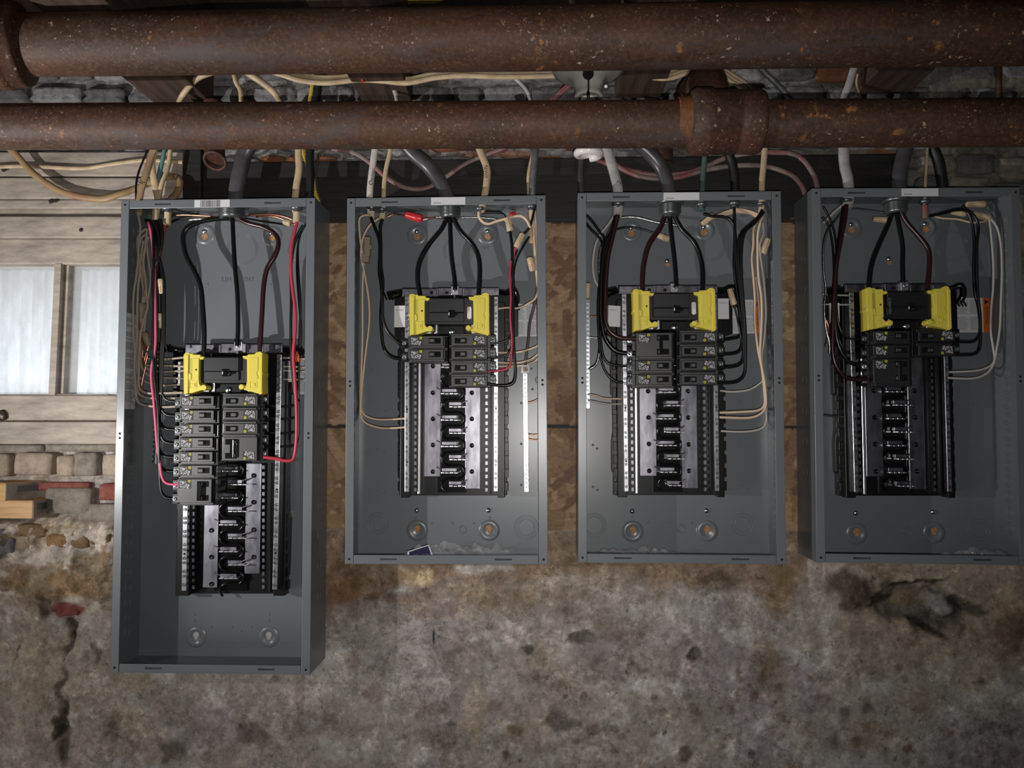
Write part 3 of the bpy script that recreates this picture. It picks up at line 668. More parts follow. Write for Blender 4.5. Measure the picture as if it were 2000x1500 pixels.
for i, P in enumerate(PAN):
    H = P['H']; t = thing('breaker_box', (P['x'], 0, P['z']), PLAB[i], 'breaker box'); t.rotation_euler = (0, -P['a'], 0); boxes.append(t)
    th = .0014
    for (x0, x1) in ((0, th), (PW - th, PW)):
        mb = MB(); mb.box((x0, .0005, -H), (x1, PD, 0)); s_ = obj('side_wall', mb, M['steel'], t, local=True)
        kb = MB(); inner = x1 if x0 == 0 else x0; sg = 1 if x0 == 0 else -1
        for k in range(int(H / .028) - 2):           # stamped knock-outs, seen edge-on
            z = -.045 - k * .028
            kb.ring((inner, .05, z), (1, 0, 0), .0105, .0007, 16, 4); kb.ring((inner, .05, z), (1, 0, 0), .006, .0005, 12, 4)
        obj('knockout', kb, M['steel'], s_, local=True, kind='stuff')
        kb = MB(); outer = x0 if x0 == 0 else x1
        for k in range(int(H / .056) - 2):
            kb.ring((outer, .05, -.06 - k * .056), (1, 0, 0), .010, .0006, 14, 4)
        obj('knockout', kb, M['steel'], s_, local=True, kind='stuff')
        mb = MB(); mb.box((0, 0, -H) if x0 == 0 else (PW - FWL - .001, 0, -H), (FWL, .0014, 0) if x0 == 0 else (PW, .0014, 0))
        f_ = obj('side_flange', mb, M['steel'], t, local=True, bev=.0012)
        mb = MB(); cx = .0075 if x0 == 0 else PW - .0075
        zs_ = [-.0085, -H + .0085]; zm = -(.335 if i else .430) ; zs_ += [zm, zm - .008]
        for z in zs_: mb.cyl((cx, -.0003, z), (0, 1, 0), .0021, .001, 12)
        obj('screw_hole', mb, M['hole'], f_, local=True)
    for top in (1, 0):
        z1, z0 = (0, -th) if top else (-H + th, -H)
        mb = MB(); mb.box((th, .0005, z0), (PW - th, PD, z1)); obj('top_wall' if top else 'bottom_wall', mb, M['steel'], t, local=True)
        zf = (-.0012, -FT) if top else (-H + FT, -H + .0012)
        mb = MB(); mb.box((FWL + .0008, .0002, zf[1]), (PW - FWL - .0018, .0016, zf[0])); f_ = obj('top_flange' if top else 'bottom_flange', mb, M['steel'], t, local=True, bev=.0008)
        zc = (zf[0] + zf[1]) / 2
        for xc in (.078, .283):
            mb = MB(); mb.prism([(xc - .015, zc - .0018), (xc + .015, zc - .0014), (xc + .015, zc + .0016), (xc + .004, zc + .0012), (xc - .015, zc + .0020)], -.0002, .001)
            obj('slot', mb, M['slot'], f_, local=True)
    mb = MB(); mb.box((th, BACK, -H + th), (PW - th, PD, -th)); bk = obj('back_panel', mb, M['steel'], t, local=True)
    mb = MB(); mb.box((.004, BACK - .0006, -H + .028), (PW - .004, BACK + .0002, -H + .0286)); mb.box((.004, BACK - .0006, -.0286), (PW - .004, BACK + .0002, -.028)); obj('seam', mb, M['steel'], bk, local=True)
    # mounting dimples with wood showing through, screws, rivets
    dim = {0: [(400, 462, 1), (531, 465, 1), (383, 1240, 2), (525, 1240, 2)], 1: [(815, 463, 1), (953, 462, 1), (815, 1032, 2), (955, 1032, 2)],
           2: [(1233, 456, 1), (1375, 454, 1), (1236, 1034, 2), (1381, 1033, 2), (1304, 517, 3)], 3: [(1663, 449, 1), (1808, 448, 1), (1673, 1038, 2), (1824, 1036, 2), (1737, 513, 3)]}[i]
    wd_ = mat('wood_through_hole', (186, 140, 98), .8, col2=(120, 84, 56), ns=300)
    for (x, y, k) in dim:
        c = ploc(i, x, y, BACK - .001)
        if k < 3:
            mb = MB(); dz = .004 if k == 1 else -.004
            mb.lathe((c.x, BACK, c.z + dz), (0, -1, 0), [(.0205, 0), (.0185, .0016), (.0150, .0026), (.0118, .0020), (.0095, .0006), (0, .0004)], 28)
            d_ = obj('mounting_dimple', mb, M['steel'], bk, local=True)
        else: d_ = bk
        mb = MB()
        if k == 2: mb.prism([(c.x + .0058 * math.cos(a), c.z + .0058 * math.sin(a)) for a in [math.radians(q) for q in range(-50, 231, 20)]] + [(c.x - .0028, c.z - .009), (c.x + .0028, c.z - .009)], BACK - .0012, BACK)
        else: mb.cyl((c.x, BACK - .0012, c.z), (0, 1, 0), .0062 if k == 1 else .0042, .001, 16)
        obj('keyhole', mb, wd_ if i or k == 1 else M['c_wgrey'], d_, local=True, label='opening showing wood behind' if i else None)
        if not (i == 0 and k == 2):
            mb = MB(); zz = c.z + (.0105 if k == 1 else .007 if k == 3 else .034)
            mb.lathe((c.x - .001, BACK - .0008, zz), (0, -1, 0), [(.0048, 0), (.0044, .0018), (.003, .003), (0, .0034)], 12)
            obj('mounting_screw', mb, M['zinc'], d_ if d_ != bk else bk, local=True)
    R = random.Random(i); mb = MB()
    riv = {0: [(312, 996), (426, 463), (405, 556), (528, 556), (540, 556), (336, 630), (595, 630), (311, 1075), (320, 1082), (590, 987), (590, 1068), (380, 1200), (380, 1212), (525, 1200), (525, 1212), (412, 1225), (452, 1225), (490, 1225), (470, 1233)],
           1: [(728, 582), (731, 643), (732, 683), (728, 720), (740, 797), (752, 802), (738, 876), (750, 881), (738, 957), (750, 961), (842, 1022), (883, 1022), (925, 1022), (851, 443), (918, 458), (1018, 867), (1018, 947), (1018, 787), (1040, 760), (812, 1011), (956, 1011), (1038, 720)],
           2: [(1158, 869), (1166, 876), (1158, 951), (1167, 957), (1240, 546), (1380, 546), (1455, 576), (1467, 717), (1445, 785), (1459, 792), (1446, 866), (1460, 874), (1450, 948), (1460, 956), (1267, 1020), (1309, 1021), (1350, 1021), (1235, 1010), (1383, 1011)],
           3: [(1629, 866), (1631, 924), (1673, 545), (1886, 787), (1902, 792), (1891, 870), (1900, 876), (1903, 960), (1706, 1024), (1750, 1026), (1790, 1026), (1675, 1014), (1827, 1016), (1695, 446)]}[i]
    for (x, y) in riv:
        c = ploc(i, x, y, BACK); mb.lathe((c.x, BACK, c.z), (0, -1, 0), [(.0024, 0), (.002, .0011), (.0009, .0012), (.0007, .0004), (0, .0002)], 10)
    obj('rivet', mb, M['steel'], bk, local=True, kind='stuff')
    rg = {0: [(473, 487, .031, .027), (588, 487, .026, .022)], 1: [(1028, 1030, .0225, .015), (738, 1022, .020, .014), (904, 1034, .0075, .006), (895, 490, .030, .026), (1052, 742, .0065, .005)],
          2: [(1160, 1026, .0225, .016), (1450, 1024, .020, .014), (1330, 1032, .008, .006), (1385, 480, .03, .026)], 3: [(1912, 1035, .02, .014), (1772, 1038, .008, .006), (1860, 480, .03, .026)]}[i]
    for (x, y, r1, r2) in rg:
        c = ploc(i, x, y, BACK); mb = MB(); mb.ring((c.x, BACK, c.z), (0, 1, 0), r1, .0006, 32, 5); mb.ring((c.x, BACK, c.z), (0, 1, 0), r2, .0006, 28, 5)
        if r1 > .02: mb.ring((c.x, BACK, c.z), (0, 1, 0), (r1 + r2) / 2, .0004, 28, 5)
        obj('knockout', mb, M['steel'], bk, local=True)
    # sticker on the top flange
    x0, x1 = {0: (380, 449), 1: (842, 909), 2: (1296, 1366), 3: (1761, 1833)}[i]
    a = ploc(i, x0, 390, 0); b = ploc(i, x1, 390, 0); mb = MB(); mb.box((a.x, -.0004, -.0150), (b.x, .0006, -.0012)); st = obj('sticker', mb, M['lbl_w'], t, local=True, label='white sticker')
    mb = MB(); R = random.Random(4)
    if i == 0:
        x = a.x + .011
        while x < b.x - .017:
            w_ = R.choice([.0004, .0007, .0011]); mb.box((x, -.0006, -.0145), (x + w_, -.0004, -.0020)); x += w_ + R.choice([.0005, .0008, .0012])
        obj('barcode', mb, M['ink'], st, local=True)
    else:
        x = a.x + .004
        for k in range(7): mb.box((x, -.0006, -.0125), (x + .0013, -.0004, -.0105)); x += .0021
        obj('small_print', mb, M['ink2'], st, local=True)
# pressed lettering on back panels
for (i, s, x, y, sz) in ((0, 'LIN', 442, 546, .0125), (0, 'ENT', 485, 546, .0125), (1, 'IN', 948, 484, .011), (2, 'IN', 1372, 474, .011)):
    p = ploc(i, x, y, BACK); o = text('pressed_lettering', s, sz, boxes[i], (0, 0, 0), mat=M['steel'], ext=.0006); o.location = (p.x, BACK - .0003, p.z)

# ------------------------------------------------------------------ bus assemblies
def slot_screw(r, h, ang=.6):
    mb = MB(); n = 6
    for s_ in (0, math.pi):
        vs = []; g = r * .16
        for y in (0, -h):
            for k in range(n + 1):
                t = ang + s_ + math.asin(.16) + (math.pi - 2 * math.asin(.16)) * k / n
                vs.append((r * math.cos(t), y, r * math.sin(t)))
        m = n + 1
        mb.add(vs, [list(range(m))[::-1], list(range(m, 2 * m))] + [(k, k + 1, k + 1 + m, k + m) for k in range(n)] + [(0, m, 2 * m - 1, m - 1)])
    vs = [(r * .9 * math.cos(2 * math.pi * k / 8), -h * .35, r * .9 * math.sin(2 * math.pi * k / 8)) for k in range(8)]
    mb.add(vs, [list(range(8))])
    return mb.me('screw')
SCR = [slot_screw(.0029, .0022, a) for a in (.3, 1.1, 1.9, 2.6)]
SCR2 = [slot_screw(.0023, .002, a) for a in (.3, 1.3, 2.2)]
for m in SCR + SCR2: m.materials.append(M['bar_screw'])
def screws(parent, pts, meshes=SCR, seed=0):
    R = random.Random(seed); b = wloc(parent)
    for p in pts:
        o = bpy.data.objects.new('screw', R.choice(meshes)); C.objects.link(o); o.parent = parent; o.location = Vector(p) - b; o.rotation_euler = (0, R.random() * 3, 0)

def rectpx(mb, x0, y0, x1, y1, yf, yb):
    mb.box(W(x0, y0, yf), tuple(Vector((W(x1, y1, yf).x, yb, W(x1, y1, yf).z))))
def bus(c, label):
    t = thing('bus_assembly', W(c['cx'], c['bot'], .09), label, 'bus bar assembly')
    X0, X1, T0, B0 = c['X0'], c['X1'], c['top'], c['bot']
    mb = MB(); poly = []
    for (x, y) in c['outline']: p = W(x, y, .075); poly.append((p.x, p.z))
    mb.prism(poly, .078, .0935); obj('base_tray', mb, M['blk'], t, bev=.001)
    # side channels
    for k, (xa, xb) in enumerate(c['chan']):
        mb = MB(); rectpx(mb, xa, c['chan_top'], xb, B0 + 4, .056, .080)
        o = obj('side_channel', mb, M['blk'], t, bev=.001)
        mb = MB(); n = int((B0 - c['chan_top']) / 26)
        for j in range(n):
            y = c['chan_top'] + 14 + j * 26; xx = xa - 7 if k == 0 else xb
            rectpx(mb, xx, y, xx + 7, y + 17, .066, .078)
        obj('wire_comb', mb, M['blk'], o, bev=.0006)
        mb = MB()
        for j in range(int((B0 - c['row0']) / 13)):
            y = c['row0'] + 4 + j * 13; xx = c['slotx'][k]; rectpx(mb, xx, y, xx + 4.5, y + 7, .060, .066)
        obj('slot_tab', mb, M['tin'], o)
        mb = MB(); xx = c['strip'][k]; rectpx(mb, xx, c['row0'], xx + c['stripw'][k], B0 - 3, .058, .066); obj('edge_strip', mb, M['alu'] if c['stripw'][k] > 3 else M['gloss'], o, bev=.0008)
    # top cross bracket
    mb = MB(); rectpx(mb, c['br'][0], c['br'][1], c['br'][2], c['br'][3], .050, .056); br = obj('top_bracket', mb, M['tin'], t, bev=.001)
    for f0, f1, d in ((.0, .19, .046), (.195, .355, .048), (.37, .62, .042), (.64, .80, .048), (.86, 1.0, .046)):
        mb = MB(); x0 = c['br'][0] + (c['br'][2] - c['br'][0]) * f0; x1 = c['br'][0] + (c['br'][2] - c['br'][0]) * f1
        rectpx(mb, x0, c['br'][1] + (1 if d > .043 else -1), x1, c['br'][3] - 1, d, .052); obj('bracket_plate', mb, M['tin'], br, bev=.001)
    mb = MB()
    for f in (.30, .46):
        p = W(c['br'][0] + (c['br'][2] - c['br'][0]) * f, (c['br'][1] + c['br'][3]) / 2 + 1, .0415); mb.cyl(p, (0, 1, 0), .0032, .001, 14)
    obj('bolt_hole', mb, M['hole'], br)
    lx, ly = c['br'][0] + (c['br'][2] - c['br'][0]) * .545, c['br'][1]
    mb = MB(); rectpx(mb, lx - 8, ly - 5, lx + 7, ly + 13, .034, .045); lug = obj('neutral_lug', mb, M['alu'], t, bev=.001)
    p = W(lx, ly + 3, .033); mb = MB(); mb.ring(p, (0, 1, 0), .0032, .0007, 16, 5); mb.cyl(p, (0, 1, 0), .0026, .002, 14); obj('lug_screw', mb, M['zinc'], lug)
    mb = MB()
    for k in range(4): p = W(lx - 1, ly + 13 + k * 1.6, .038); mb.cyl(p, (0, 0, -1), .0036, .001, 12)
    obj('lug_thread', mb, M['tin'], lug)
    screws(br, [W(c['br'][0] + 8, c['br'][1] + 6, .045), W(c['br'][2] - 7, c['br'][1] + 6, .045)])
    # neutral bars with their screws
    for k, (xt, xb, w_, y0, y1) in enumerate(c['bars']):
        mb = MB(); a0, a1, b1, b0 = W(xt, y0, .045), W(xt + w_, y0, .045), W(xb + w_, y1, .045), W(xb, y1, .045)
        mb.prism([(p.x, p.z) for p in (a0, a1, b1, b0)], .045, .056); o = obj('neutral_bar', mb, M['tinbar'], t, bev=.0006)
        pts = []; y = y0 + 8; j = 0
        while y < y1 - 5:
            f = (y - y0) / (y1 - y0); pts.append(W(xt + (xb - xt) * f + w_ * .45, y, .0448)); y += 9 if j % 2 == 0 else 17; j += 1
        screws(o, pts, seed=k)
        mb = MB()
        for q in range(3):
            f = .3 + .27 * q; p = W(xt + (xb - xt) * f + w_ * .5, y0 + (y1 - y0) * f + 2, .0447); mb.cyl(p, (0, 1, 0), .0022, .0012, 10)
        obj('open_hole', mb, M['hole'], o)
    # two bus plates and the interleaved stabs
    for k, (xa, ya, xb, yb_) in enumerate(c['plates']):
        mb = MB(); rectpx(mb, xa, ya, xb, yb_, .068, .072); o = obj('bus_plate', mb, M['tin'], t, bev=.0008)
        for y in c['pscr'][k]:
            mb = MB(); p = W((xa + xb) / 2 + c['pso'][k], y, .067)
            mb.lathe(p, (0, -1, 0), [(.0045, .0), (.0042, .0012), (.0032, .0012), (.003, .0), (0, 0)], 16); obj('plate_screw', mb, M['gloss'], o)
    sx0, sx1 = c['serp']; mb = MB(); rectpx(mb, sx0, c['row0'] - 6, sx1, B0 - 6, .074, .079); sp = obj('stab_channel', mb, M['gloss'], t)
    # one long S-shaped insulating wall
    mid0 = sx0 + (sx1 - sx0) * .28; mid1 = sx0 + (sx1 - sx0) * .72; P = []; y = c['row0']; k = 0; pit = c['pit']; rr = pit / 2
    while y < B0 - 14:
        if k % 2 == 0: P += [(mid0, y), (mid1 - 3, y)] + [(mid1 - 3 + rr * math.sin(a), y + rr - rr * math.cos(a)) for a in (.6, 1.1, 1.57, 2.04, 2.54)]
        else: P += [(mid1, y), (mid0 + 3, y)] + [(mid0 + 3 - rr * math.sin(a), y + rr - rr * math.cos(a)) for a in (.6, 1.1, 1.57, 2.04, 2.54)]
        y += pit; k += 1
    mb = MB(); mb.tube([W(x, y, .066) for x, y in P], .0016, 8, 2); mb.tube([W(x + 1.5, y, .070) for x, y in P], .0022, 8, 2); obj('insulating_ridge', mb, M['gloss'], sp)
    y = c['row0'] + pit * .5; k = 0
    while y < B0 - 8:
        left = (k % 2 == 0)
        x0, x1 = (sx0 + 5, mid1 - 4) if left else (mid0 + 6, sx1 - 6)
        mb = MB(); rectpx(mb, x0 + (3 if left else 0), y - 7, x1 - (0 if left else 4), y - .5, .060, .070)
        a = W(sx0 - 3, y - 9, .062) if left else W(sx1 - 11, y - 4, .062); b = W(sx0 + 8, y - 4, .062) if left else W(sx1 + 2, y - 10, .062)
        mb.tube([a, b], .0013, 6, 1); o = obj('stab', mb, M['tin'], sp, bev=.0005)
        mb = MB(); n = 4; xa = x0
        for q in range(n):
            w_ = (x1 + (6 if not left else 4) - x0) / n; rectpx(mb, xa + .5, y + .8 + (q % 2) * .5, xa + w_ - 1.2, y + 3.6, .052, .070); xa += w_
        obj('stab_jaw', mb, M['alu'], o, bev=.0005)
        y += pit; k += 1
    # moulded arms at the top corners
    for k, pts in enumerate(c['arms']):
        mb = MB(); mb.tube([W(x, y, d) for x, y, d in pts], c['armr'][k], 8, 3); 
        p = W(pts[-1][0], pts[-1][1], pts[-1][2] - .004)
        for q in range(3): mb.tube([p + Vector((-.008 + q * .006, 0, .006)), p + Vector((-.002 + q * .006, -.003, -.008))], .0016, 6, 1)
        obj('wire_arm', mb, M['gloss'], t)
    return t
busB = bus(dict(cx=885, X0=779, X1=993, top=565, bot=968, outline=[(770, 568), (1012, 568), (1012, 655), (990, 664), (990, 760), (993, 790), (990, 840), (993, 865), (993, 925), (990, 930), (990, 968), (779, 968), (779, 925), (776, 922), (776, 865), (779, 842), (779, 775), (776, 772), (776, 716), (779, 700), (779, 664), (770, 655)],
    chan=[(784, 800), (972, 986)], chan_top=590, slotx=(809, 948), strip=(817, 958), stripw=(3.6, 1.5), row0=702, br=(786, 563, 975, 578),
    bars=[(791, 790.5, 8.5, 579, 961), (965, 964.5, 8, 579, 960)], plates=[(829, 703, 860, 931), (909, 703, 938, 955)], pscr=([715, 767, 818, 869, 921], [767, 818, 870, 921]), pso=(1, -2), serp=(856, 911), pit=25.8,
    arms=[[(785, 572, .07), (772, 575, .06), (758, 578, .055)], [(975, 570, .07), (990, 572, .06), (1004, 566, .05), (1010, 585, .055), (1004, 598, .06)]], armr=[.008, .0055]),
    'black bus bar tray with empty silver stabs in the second box, partly in flash glare')
busA = bus(dict(cx=450, X0=345, X1=562, top=675, bot=1160, outline=[(336, 680), (576, 680), (576, 765), (560, 772), (562, 1000), (565, 1012), (562, 1110), (553, 1150), (548, 1160), (360, 1160), (348, 1146), (345, 1112), (345, 1010), (348, 985), (350, 772), (336, 765)],
    chan=[(352, 368), (540, 556)], chan_top=705, slotx=(375, 512), strip=(371, 529), stripw=(1.2, 1.8), row0=905, br=(362, 672, 551, 690),
    bars=[(362, 354.5, 9, 692, 1154), (541, 532, 9, 692, 1152)], plates=[(399, 985, 424, 1148), (481, 905, 507, 1121)], pscr=([1036, 1088, 1141], [929, 981, 1035, 1088]), pso=(1, 1), serp=(422, 482), pit=26.2,
    arms=[[(362, 686, .07), (345, 684, .06), (328, 680, .055)], [(552, 682, .07), (570, 684, .06), (584, 682, .055), (590, 690, .05)]], armr=[.006, .007]),
    'long black bus bar tray with silver stabs at the bottom of the tallest box')
def shift(i, j=1, px=None):
    return Vector((PAN[i]['x'] - PAN[j]['x'], 0, PAN[i]['z'] - PAN[j]['z']))
SH2 = shift(2) + Vector((-.0170, 0, -.003)); SH3 = shift(3) + Vector((-.0200, 0, -.006))
busC = dup(busB, SH2, 'black bus bar tray with silver stabs in the third box from the left'); busD = dup(busB, SH3, 'dim black bus bar tray with silver stabs in the rightmost box')

# ground bars
def gbar(x0, y0, x1, y1, w_, d, pitch, label, n=None):
    t = thing('ground_bar', W(x1, y1, d), label, 'ground bar'); mb = MB()
    a0, a1, b1, b0 = W(x0, y0, d), W(x0 + w_, y0, d), W(x1 + w_, y1, d), W(x1, y1, d)
    mb.prism([(p.x, p.z) for p in (a0, a1, b1, b0)], d, BACK - .002); obj('bar', mb, M['tinbar'], t, bev=.0006)
    pts = []; y = y0 + 5
    while y < y1 - 3: f = (y - y0) / (y1 - y0); pts.append(W(x0 + (x1 - x0) * f + w_ / 2, y, d - .0002)); y += pitch
    screws(t, pts, SCR2, 3); return t
gA = gbar(305, 668, 295, 907, 9, .075, 9.5, 'slim ground bar behind the wire bundle in the tallest box')
gB = gbar(1021, 728, 1024, 961, 9, .072, 8.4, 'slim silver ground bar with a square lug in the second box')
gC = gbar(1144, 585, 1144, 798, 8, .072, 8.2, 'slim silver ground bar against the left flange of the third box')
mb = MB(); rectpx(mb, 1018, 713, 1034, 729, .052, .066); o = obj('lug', mb, M['lbl_w'], gB, bev=.0006, label='pale square lug')
p = W(1026, 721, .0515); mb = MB(); mb.ring(p, (0, 1, 0), .0045, .0006, 18, 5); mb.cyl(p, (0, -1, 0), .0036, .0012, 14); obj('lug_screw', mb, M['c_tan'], o)

# ------------------------------------------------------------------ breakers
YF = .022
def breaker(double=False, big=False):
    t = thing('circuit_breaker', (0, 0, 0)); n = 2 if double else 1
    def part(name, mb, m, par=t, bev=.0005): return obj(name, mb, m, par, local=True, bev=bev)
    h = .0254; zt = .0124; zb = -.0124 - (h if double else 0)
    mb = MB(); mb.box((-.0705, .010, zb), (0, .050, zt)); mb.box((-.0760, .020, zb), (-.0700, .050, zt)); part('case', mb, M['blk2'])
    mb = MB(); mb.box((-.0705, .0, zb + .0055), (-.0065, .011, zt - .0008)); mb.box((-.0665, .004, zb + .0015), (-.0045, .011, zb + .0065)); part('face', mb, M['blk2'], bev=.0008)
    mb = MB(); mb.box((-.0045, .006, zb + .002), (-.0005, .012, zt - .002)); part('inner_clip', mb, M['gloss'])
    for k in range(n):
        z = -k * h + (.0023 if not double else .0023)
        w0, w1 = -.0335, -.0115
        mb = MB(); mb.box((w0, -.0003, z - .0052), (w1, .001, z + .0052)); hw = obj('handle_window', mb, M['gloss'], t, local=True)
        mb = MB(); mb.prism([(w0 + .0015, z - .0038), (w0 + .0115, z - .0038), (w0 + .0115, z + .0038), (w0 + .0015, z + .0038)], -.0045, 0); o = obj('handle', mb, M['blk2'], t, local=True, bev=.0012)
        mb = MB(); x = w0 + .0065
        for bx in ((x - .0015, z - .0016, x + .0015, z - .0011), (x - .0015, z + .0011, x + .0015, z + .0016), (x - .0015, z - .0016, x - .0010, z + .0016), (x + .0010, z - .0016, x + .0015, z + .0016)):
            mb.box((bx[0], -.0048, bx[1]), (bx[2], -.0044, bx[3]))
        obj('handle_mark', mb, M['ink2'], o, local=True)
    if double:
        mb = MB(); mb.box((-.0300, -.009, -h - .002), (-.0235, -.004, .006)); part('handle_tie', mb, M['gloss'], bev=.001)
    # printed face label
    z0 = -.0068 + .0023 - .001; z1 = z0 + .0155; x0, x1 = -.0665, -.0455
    mb = MB(); mb.box((x0 - .001, -.0002, z0 - .0004), (x1 + .001, .0002, z1 + .0004)); lb = obj('face_label', mb, M['ink'], t, local=True)
    R = random.Random(12); mb = MB(); cs = .00098; nx, nz2 = 20, 14; G = {}
    for (xa, za, w_, h_) in [(1, 10, 1, 4), (3, 10, 5, 1), (3, 12, 1, 2), (5, 11, 2, 2), (8, 9, 1, 4), (10, 10, 2, 1), (11, 12, 2, 1), (1, 6, 3, 1), (1, 7, 1, 2), (5, 6, 1, 3), (6, 8, 3, 1), (11, 6, 3, 1), (13, 7, 1, 2), (2, 3, 4, 1), (2, 1, 1, 2), (4, 1, 1, 1), (7, 2, 4, 1), (8, 3, 1, 2), (10, 1, 2, 1), (12, 3, 2, 2), (15, 1, 1, 4), (17, 2, 1, 4), (15, 6, 4, 1), (14, 0, 4, 1), (6, 0, 2, 1), (9, 5, 2, 1), (1, 4, 1, 1), (18, 4, 1, 3)]:
        mb.box((x0 + xa * cs, -.00035, z0 + za * cs), (x0 + (xa + w_) * cs, -.0001, z0 + (za + h_) * cs))
    obj('label_print', mb, M['prnt'], lb, local=True)
    mb = MB(); a = (x1 - .0048, z1 - .0048)
    for bx in ((0, 0, .0045, .0013), (0, .0032, .0045, .0045), (0, 0, .0013, .0045), (.0032, 0, .0045, .0045)): mb.box((a[0] + bx[0], -.0005, a[1] + bx[1]), (a[0] + bx[2], -.0001, a[1] + bx[3]))
    obj('yellow_square_mark', mb, M['yprint'], lb, local=True)
    for k in range(n):
        mb = MB(); z = -k * h - .001
        mb.box((-.0860, .014, z - .0095), (-.0755, .046, z + .0095)); tb = part('terminal_housing', mb, M['blk'])
        mb = MB(); r = .0042 if not big else .005
        mb.lathe((-.0808, .0135, z), (0, -1, 0), [(r, -.004), (r, .002), (r * .8, .0028), (r * .3, .0024), (0, .001)], 10); mb.box((-.0845, .013, z - .0045), (-.0765, .0142, z + .0045))
        obj('terminal_screw', mb, M['conn'] if not big else M['alu'], tb, local=True)
    return t
cb1 = breaker(); cb2 = breaker(True); cb2b = breaker(True, True); first = {id(cb1): 1, id(cb2): 1, id(cb2b): 1}
ordn = ['topmost', 'second', 'third', 'fourth', 'fifth', 'sixth', 'seventh']
def place(pr, px, py, right, label):
    p = W(px, py, YF)
    if first.get(id(pr)): o = pr; first[id(pr)] = 0
    else: o = dup(pr)
    if right and pr is not cb1: p = p + Vector((0, 0, -.0254))
    dz = .0023 if not right else -.0023
    o.location = p + Vector((0, 0, -dz)); o.rotation_euler = (0, math.pi if right else 0, 0)
    if right: o.rotation_euler = (0, math.pi, 0)
    tag(o, label, 'circuit breaker', 'branch circuit breakers'); return o
for k, (x, y) in enumerate([(424, 783), (424, 811), (423.5, 838), (422, 865), (421.5, 892.5), (421, 919)]): place(cb1, x, y, False, '%s single-pole breaker in the left column of the tallest box' % ordn[k])
place(cb2, 420, 945.5, False, 'double-pole breaker at the foot of the left column in the tallest box')
for k, (x, y) in enumerate([(429, 783), (429, 810), (428.5, 837)]): place(cb1, x, y, True, '%s single-pole breaker in the right column of the tallest box' % ordn[k])
place(cb2, 428, 863, True, 'double-pole breaker at the foot of the right column in the tallest box')
for k, (x, y) in enumerate([(873, 665.5), (873, 692)]): place(cb1, x, y, False, '%s breaker in the left column of the second box' % ['upper', 'lower'][k])
for k, (x, y) in enumerate([(876, 665.5), (876, 691.8), (876, 718.5), (876, 745)]): place(cb1, x, y, True, '%s breaker in the right column of the second box' % ordn[k])
place(cb2b, 1319, 659.5, False, 'double-pole breaker at the top of the left column in the third box')
for k, (x, y) in enumerate([(1319, 714), (1319, 741)]): place(cb1, x, y, False, '%s single-pole breaker below the double one, left column of the third box' % ['first', 'second'][k])
for k, (x, y) in enumerate([(1324, 659), (1324, 686), (1324, 713.5), (1324, 741)]): place(cb1, x, y, True, '%s breaker in the right column of the third box' % ordn[k])
for k, (x, y) in enumerate([(1784, 656), (1784, 684)]): place(cb1, x, y, False, '%s single-pole breaker in the left column of the rightmost box' % ['upper', 'lower'][k])
place(cb2b, 1784, 711, False, 'double-pole breaker at the foot of the left column in the rightmost box')
for k, (x, y) in enumerate([(1787, 656.5), (1787, 684)]): place(cb1, x, y, True, '%s breaker in the right column of the rightmost box' % ['upper', 'lower'][k])

